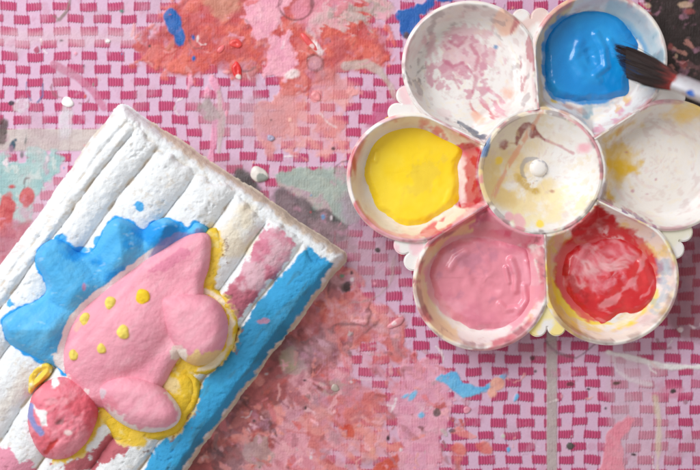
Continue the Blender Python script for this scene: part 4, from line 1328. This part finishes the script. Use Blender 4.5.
body = relief('body', lambda X, Y: poly(X, Y, BODY), bbox(BODY), ZT + 0.0005, 0.0072, 12, MAT_DINO, plaque, pink_body, QLOC, blur=22, rough=0.00018, extra=body_extra, seed=8)


def leg_c(seed, edge):
    def f(X, Y, d):
        C = pink_body(X, Y, d)
        nn = fbm(X, Y, 7, seed, 4)
        lay(C, sm(fbm(X, Y, 24, seed + 4, 3), -0.2, 0.8) * 0.5, S(222, 142, 164))
        if edge == 'hind':
            m = ell(X, Y, 196, 362, 34, 9, -8)
            lay(C, sm(m + nn * 5, -1, 1.2) * 0.9, S(236, 206, 138))
            lay(C, sm(ell(X, Y, 180, 357, 9, 7, 30) + nn * 4, -1, 1.2), S(236, 228, 218))
        else:
            m = np.minimum(3.0 - d, (Y - 404 + (X - 140) * 0.45) * 0.5)
            lay(C, sm(m + nn * 2.2, -0.8, 0.8) * 0.95, S(238, 226, 222))
            lay(C, sm(ell(X, Y, 113, 414, 12, 5, 40) + nn * 4, -1, 1.2) * 0.8, S(236, 226, 224))
            lay(C, sm(ell(X, Y, 104, 394, 4, 6, 30) + nn * 3, -1, 1.2) * 0.7, S(204, 206, 214))
        return C
    return f


relief('leg', lambda X, Y: poly(X, Y, HIND), bbox(HIND), ZT, 0.0150, 20, MAT_DINO, plaque, leg_c(91, 'hind'), QLOC, blur=5, rough=0.0002, power=2.1, seed=9)
relief('leg', lambda X, Y: poly(X, Y, FORE), bbox(FORE), ZT, 0.0142, 19, MAT_DINO, plaque, leg_c(95, 'fore'), QLOC, blur=5, rough=0.0002, power=2.1, seed=10)


relief('leg', lambda X, Y: poly(X, Y, MID), bbox(MID), ZT - 0.001, 0.0036, 14, MAT_DINO, plaque, yb_c, QLOC, blur=4, rough=0.0003, power=2.1, seed=13)['label'] = 'yellow leg between the two pink ones'


def head_c(X, Y, d):
    C = np.ones(X.shape + (3,)) * S(226, 122, 140)
    n = fbm(X, Y, 7, 101, 4)
    lay(C, sm(fbm(X, Y, 18, 102, 4), -0.2, 0.7) * 0.6, S(232, 144, 158))
    lay(C, sm(ell(X, Y, 84, 410, 12, 20, -30) + n * 7, -2, 5) * 0.7, S(218, 82, 98))
    lay(C, sm(fbm(X, Y, 5, 103, 3), 0.2, 0.8) * 0.5, S(206, 84, 98))
    lay(C, sm(fbm((X - Y) * 0.3, (X + Y), 7, 105, 4), 0.2, 0.8) * 0.45, S(238, 164, 176))
    lay(C, sm(ell(X, Y, 44, 444, 14, 8, 20) + n * 5, -2, 4) * 0.6, S(216, 96, 108))
    # mouth, white flake by the eye, lavender brow
    lay(C, sm(seg(X, Y, [(46, 452), (52, 445), (57, 441)], 2.4) + n * 1.5, -0.8, 0.8) * 0.9, S(196, 56, 54))
    lay(C, sm(poly(X, Y, [(33, 404), (38, 410), (47, 412), (46, 418), (48, 426), (43, 425), (38, 416)]) + n * 1.6, -0.7, 0.7), S(236, 234, 236))
    lay(C, sm(seg(X, Y, [(30.5, 406), (30, 416), (34, 425), (42, 433)], 3.0) + n * 1.0, -0.8, 0.8), S(140, 142, 196))
    lay(C, sm(ell(X, Y, 68, 433, 3.4, 2) + n * 1.4, -0.7, 0.7) * 0.9, S(240, 214, 214))
    lay(C, sm(ell(X, Y, 60, 422, 4, 2, -40) + n * 2, -0.7, 0.7) * 0.7, S(140, 110, 112))
    lay(C, sm(ell(X, Y, 52, 402, 10, 4, -20) + n * 4, -1, 2) * 0.5, S(236, 176, 186))
    lay(C, sm(ell(X, Y, 55, 383, 6, 5, 30) + n * 3, -0.8, 0.8), S(238, 236, 236))
    return C


def head_extra(X, Y, d):
    z = -0.0012 * sm(seg(X, Y, [(45, 453), (52, 445), (58, 440)], 3.2), 0, 3)
    z = z - 0.0008 * sm(ell(X, Y, 60, 422, 5, 3, -40), 0, 2)
    return z + 0.00035 * fbm(X, Y, 12, 104, 3) * sm(d, 0, 5)


relief('head', lambda X, Y: poly(X, Y, HEAD) + 1.5, bbox(HEAD), ZT - 0.001, 0.0125, 24, MAT_DINO, plaque, head_c, QLOC, blur=5, rough=0.0006, power=2.1, extra=head_extra, seed=11)


# the ear: a small yellow loop with a hollow
def ear_c(X, Y, d):
    C = np.ones(X.shape + (3,)) * S(238, 206, 80)
    k = ear_ring(X, Y)
    lay(C, sm(-k + 0.5, -0.5, 1.5) * sm(poly(X, Y, EAR), 3, 5), S(208, 200, 186))
    lay(C, sm(fbm(X, Y, 9, 111, 4), 0.05, 0.6) * 0.8, S(240, 226, 160))
    lay(C, sm(fbm(X, Y, 7, 114, 4), 0.45, 0.8) * 0.8, S(236, 232, 224))
    return C


EAR = [(27, 376), (34, 365), (44, 361), (52, 364), (51, 374), (43, 382), (36, 388), (30, 394), (26, 388)]


def ear_ring(X, Y):
    P = smooth_loop([(31, 378), (37, 369), (46, 366), (48, 370), (42, 378), (34, 385)])
    return seg(X, Y, [tuple(p) for p in P] + [tuple(P[0])], 4.4)


relief('ear', lambda X, Y: poly(X, Y, EAR), bbox(EAR), ZT - 0.003, 0.0022, 5, MAT_DINO, plaque, ear_c, QLOC, rough=0.0002, step=0.8, seed=12,
       extra=lambda X, Y, d: (0.0021 + 0.0008 * fbm(X, Y, 9, 113, 3)) * np.sqrt(np.clip(ear_ring(X, Y) / 4.4, 0, 1)) * sm(d, 0, 2))

# yellow spots painted on its flank in thick paint
deps = bpy.context.evaluated_depsgraph_get()
bpy.context.view_layer.update()


def surface_z(o, px, py, zg):
    from mathutils import Vector
    wx, wy = W(px, py, zg)
    me = o.data
    co = np.empty(len(me.vertices) * 3, np.float32)
    me.vertices.foreach_get('co', co)
    co = co.reshape(-1, 3) + np.array(QLOC)
    d = (co[:, 0] - wx) ** 2 + (co[:, 1] - wy) ** 2
    return float(co[np.argsort(d)[:6], 2].mean())


for i, (x, y, r, s) in enumerate([(142.7, 297.2, 7.6, 1), (110.7, 303.4, 6.4, 0), (85.6, 319.5, 6.2, 0), (123.4, 332, 6.9, 0), (102, 348.5, 5.2, 0), (74.4, 355, 5.6, 0)]):
    z = surface_z(body, x, y, ZT + 0.008)
    o = dome('spot', x, y, r, r * 1.06, 0.0022, -30 + i * 17, S(242, 204, 42) if s else S(242, 218, 104), plaque, MAT_DINO, z0=z - 0.0006, wob=0.14, seed=i + 3, at=QLOC)
    if s:
        o['label'] = 'deeper yellow spot on the flank'

# ------------------------------------------------------------------ the paintbrush
def build_brush():
    tip = np.array([*[float(t) for t in W(607, 54, 0.012)], 0.0120])
    end = np.array([*[float(t) for t in W(678, 83, 0.0420)], 0.0420])     # where the bristles enter the ferrule
    ax = end - tip
    L = np.linalg.norm(ax)
    ax /= L
    up = np.array([0, 0, 1.0])
    sd = np.cross(ax, up)
    sd /= np.linalg.norm(sd)
    nr = np.cross(sd, ax)
    loc = tuple(end)
    br = thing('paintbrush', 'flat paintbrush with dark paint-caked bristles dipped in the blue well', 'paintbrush', loc)

    def loft(name, rows, mat, col=None, seg_n=36, parent=br):
        V, C = [], []
        th = np.linspace(0, 2 * np.pi, seg_n, endpoint=False)
        for s, a, b, c in rows:
            p = end + ax * s
            e = 2.6
            ca, sa = np.cos(th), np.sin(th)
            x = np.sign(ca) * np.abs(ca) ** (2 / e) * a
            y = np.sign(sa) * np.abs(sa) ** (2 / e) * b
            V.append(p + x[:, None] * sd + y[:, None] * nr)
            C.append(np.tile(c, (seg_n, 1)))
        V = np.array(V)
        return mesh_obj(name, V.reshape(-1, 3), grid_faces(len(rows), seg_n, wrap=True)[:, ::-1], mat, parent, np.array(C).reshape(-1, 3), at=loc)

    # bristles: several hundred tapering hairs round a caked core
    rg = np.random.default_rng(3)
    V, F, C = [], [], []
    dark, brown, blue, red = S(36, 26, 25), S(64, 48, 46), S(30, 84, 140), S(190, 60, 56)
    K = 9

    def half_w(t):      # t 0 at ferrule, 1 at tip
        return 0.0039 + 0.0040 * math.sin(min(t * 1.25, 1) * math.pi / 2) - 0.0008 * max(0, t - 0.8) / 0.2

    def half_t(t):
        return 0.0028 * (1 - 0.75 * t ** 1.3)
    clumps = np.stack([rg.uniform(-0.95, 0.95, 13), rg.uniform(-0.7, 0.7, 13), rg.uniform(-0.035, 0.02, 13), rg.uniform(0, 1, 13)], 1)
    for h in range(1000):
        r, a = math.sqrt(rg.uniform(0, 1)), rg.uniform(0, 2 * math.pi)
        fx, fy = r * math.cos(a), r * math.sin(a)
        k_ = clumps[np.argmin((clumps[:, 0] - fx) ** 2 + 0.4 * (clumps[:, 1] - fy) ** 2)]
        ln = L * (rg.uniform(0.92, 1.0) - 0.36 * (fx + 1) / 2 + 0.04 + k_[2])
        rad = rg.uniform(0.00009, 0.00017)
        stray = rg.random() < 0.06
        pull = 0.0 if stray else 0.42
        jx, jy = rg.normal(0, 0.0011 if stray else 0.00022), rg.normal(0, 0.0007 if stray else 0.00016)
        hc = dark + (brown - dark) * rg.uniform(0, 0.9)
        tip_blue = 0.74 + 0.34 * k_[3] + rg.uniform(-0.06, 0.08) - (0.1 if fx > 0.2 else 0)
        b0 = len(V)
        for k in range(K):
            t = k / (K - 1)
            s = -t * ln
            p = end + ax * s + sd * ((fx + (k_[0] - fx) * pull * t * t) * half_w(t) + jx * t * t) + nr * ((fy + (k_[1] - fy) * pull * t * t) * half_t(t) + jy * t * t)
            rr = rad * (1 - 0.85 * max(0, (t - 0.6) / 0.4))
            for q in range(3):
                th = q * 2.094 + a
                V.append(p + (sd * math.cos(th) + nr * math.sin(th)) * rr)
                c = hc
                if t < 0.05 + 0.1 * rg.random():
                    c = red if fx > -0.5 else brown
                if t < 0.28 and rg.random() < 0.18:
                    c = S(150, 70, 66)
                if t > tip_blue and fx > -0.55:
                    c = hc * 0.3 + blue * 0.7
                C.append(c)
        for k in range(K - 1):
            for q in range(3):
                F.append((b0 + k * 3 + q, b0 + k * 3 + (q + 1) % 3, b0 + (k + 1) * 3 + (q + 1) % 3, b0 + (k + 1) * 3 + q))
    core0 = len(V)
    th = np.linspace(0, 2 * np.pi, 20, endpoint=False)
    for k in range(10):
        t = k / 9 * 0.84
        for q in th:
            V.append(end - ax * (t * L * (1 - 0.30 * (math.cos(q) + 1) / 2)) + sd * math.cos(q) * half_w(t) * 0.93 + nr * math.sin(q) * half_t(t) * 0.9)
            C.append(red * 0.8 if t < 0.06 else (dark * 1.1 if t < 0.8 or math.cos(q) < -0.2 else dark))
    for k in range(9):
        for q in range(20):
            F.append((core0 + k * 20 + q, core0 + k * 20 + (q + 1) % 20, core0 + (k + 1) * 20 + (q + 1) % 20, core0 + (k + 1) * 20 + q))
    mesh_obj('bristles', np.array(V), np.array(F), MAT_HAIR, br, np.array(C), at=loc)

    M = N('dulled_tin')
    M.l(M.mix(M.step(M.noise(260, 4, 0.6), 0.5, 0.7), tuple(S(190, 190, 196)), tuple(S(168, 146, 150))), M.b.inputs['Base Color'])
    M.b.inputs['Metallic'].default_value = 0.55
    M.b.inputs['Roughness'].default_value = 0.38
    c = S(200, 200, 204)
    rows = []
    for s in np.linspace(-0.001, 0.034, 46):
        t = s / 0.034
        w = 0.0043 - 0.0006 * sm(np.array(t), 0.1, 1.0)
        b = 0.0027 + 0.0014 * sm(np.array(t), 0.1, 1.0)
        rib = 0.00025 if (0.020 < s < 0.0215 or 0.024 < s < 0.0255) else 0.0
        rows.append((s, float(w) - rib, float(b) - rib, c))
    fer = loft('ferrule', rows, M.m)
    blob_at = end + ax * 0.0105 + sd * 0.0022 + nr * 0.0024
    # a dab of blue paint left on the ferrule
    n, m = 8, 20
    V = []
    for i in range(n):
        t = i / (n - 1)
        for q in np.linspace(0, 2 * np.pi, m, endpoint=False):
            V.append(blob_at + ax * (0.0028 * t * math.cos(q) * (1 + 0.2 * math.sin(3 * q))) + sd * (0.0020 * t * math.sin(q)) + nr * (0.0006 * math.sqrt(max(0, 1 - t * t)) - 0.0004 * t))
    mesh_obj('paint_dab', np.array(V), grid_faces(n, m, wrap=True), MAT_BLOB, fer, S(24, 88, 172), at=loc)
    M = N('lacquered_wood_handle')
    M.l(M.mix(M.noise(90, 5, 0.6), tuple(S(176, 120, 70)), tuple(S(206, 160, 104))), M.b.inputs['Base Color'])
    M.b.inputs['Roughness'].default_value = 0.35
    rows = []
    for s in np.linspace(0.0325, 0.150, 40):
        t = (s - 0.0325) / 0.1175
        w = 0.0040 + 0.0013 * math.sin(min(t * 2.6, 1) * math.pi) - 0.0026 * t ** 1.5
        if t > 0.97:
            w *= 0.6
        rows.append((s, w, w * 0.95, S(190, 140, 90)))
    rows.append((0.1508, 0.0002, 0.0002, S(190, 140, 90)))
    loft('handle', rows, M.m)


build_brush()

# ------------------------------------------------------------------ camera and light
cam = bpy.data.cameras.new('camera')
cam.sensor_width = 36
cam.lens = 36 * H / (700 * PX)
cam.clip_start, cam.clip_end = 0.01, 20
cam.dof.use_dof = True
cam.dof.focus_distance = H - 0.012
cam.dof.aperture_fstop = 2.2
co = bpy.data.objects.new('camera', cam)
co.location = (0, 0, H)
COL.objects.link(co)
scene.camera = co

w = bpy.data.worlds.new('World')
scene.world = w
w.use_nodes = True
w.node_tree.nodes['Background'].inputs['Color'].default_value = (1.0, 0.955, 0.91, 1)
w.node_tree.nodes['Background'].inputs['Strength'].default_value = 0.50

from mathutils import Vector
la = bpy.data.lights.new('window_light', 'AREA')
la.shape = 'RECTANGLE'
la.size, la.size_y = 0.8, 0.6
la.energy = 13.0
la.color = (0.96, 0.98, 1.0)
lo = bpy.data.objects.new('window_light', la)
lo.location = (-0.66, 0.54, 0.78)
lo.rotation_euler = (Vector((0, 0, 0)) - lo.location).to_track_quat('-Z', 'Y').to_euler()
COL.objects.link(lo)

scene.view_settings.view_transform = 'Standard'
scene.view_settings.look = 'None'
scene.view_settings.exposure = 0.0
scene.view_settings.gamma = 1.0
scene.cycles.use_denoising = True
scene.cycles.max_bounces = 6
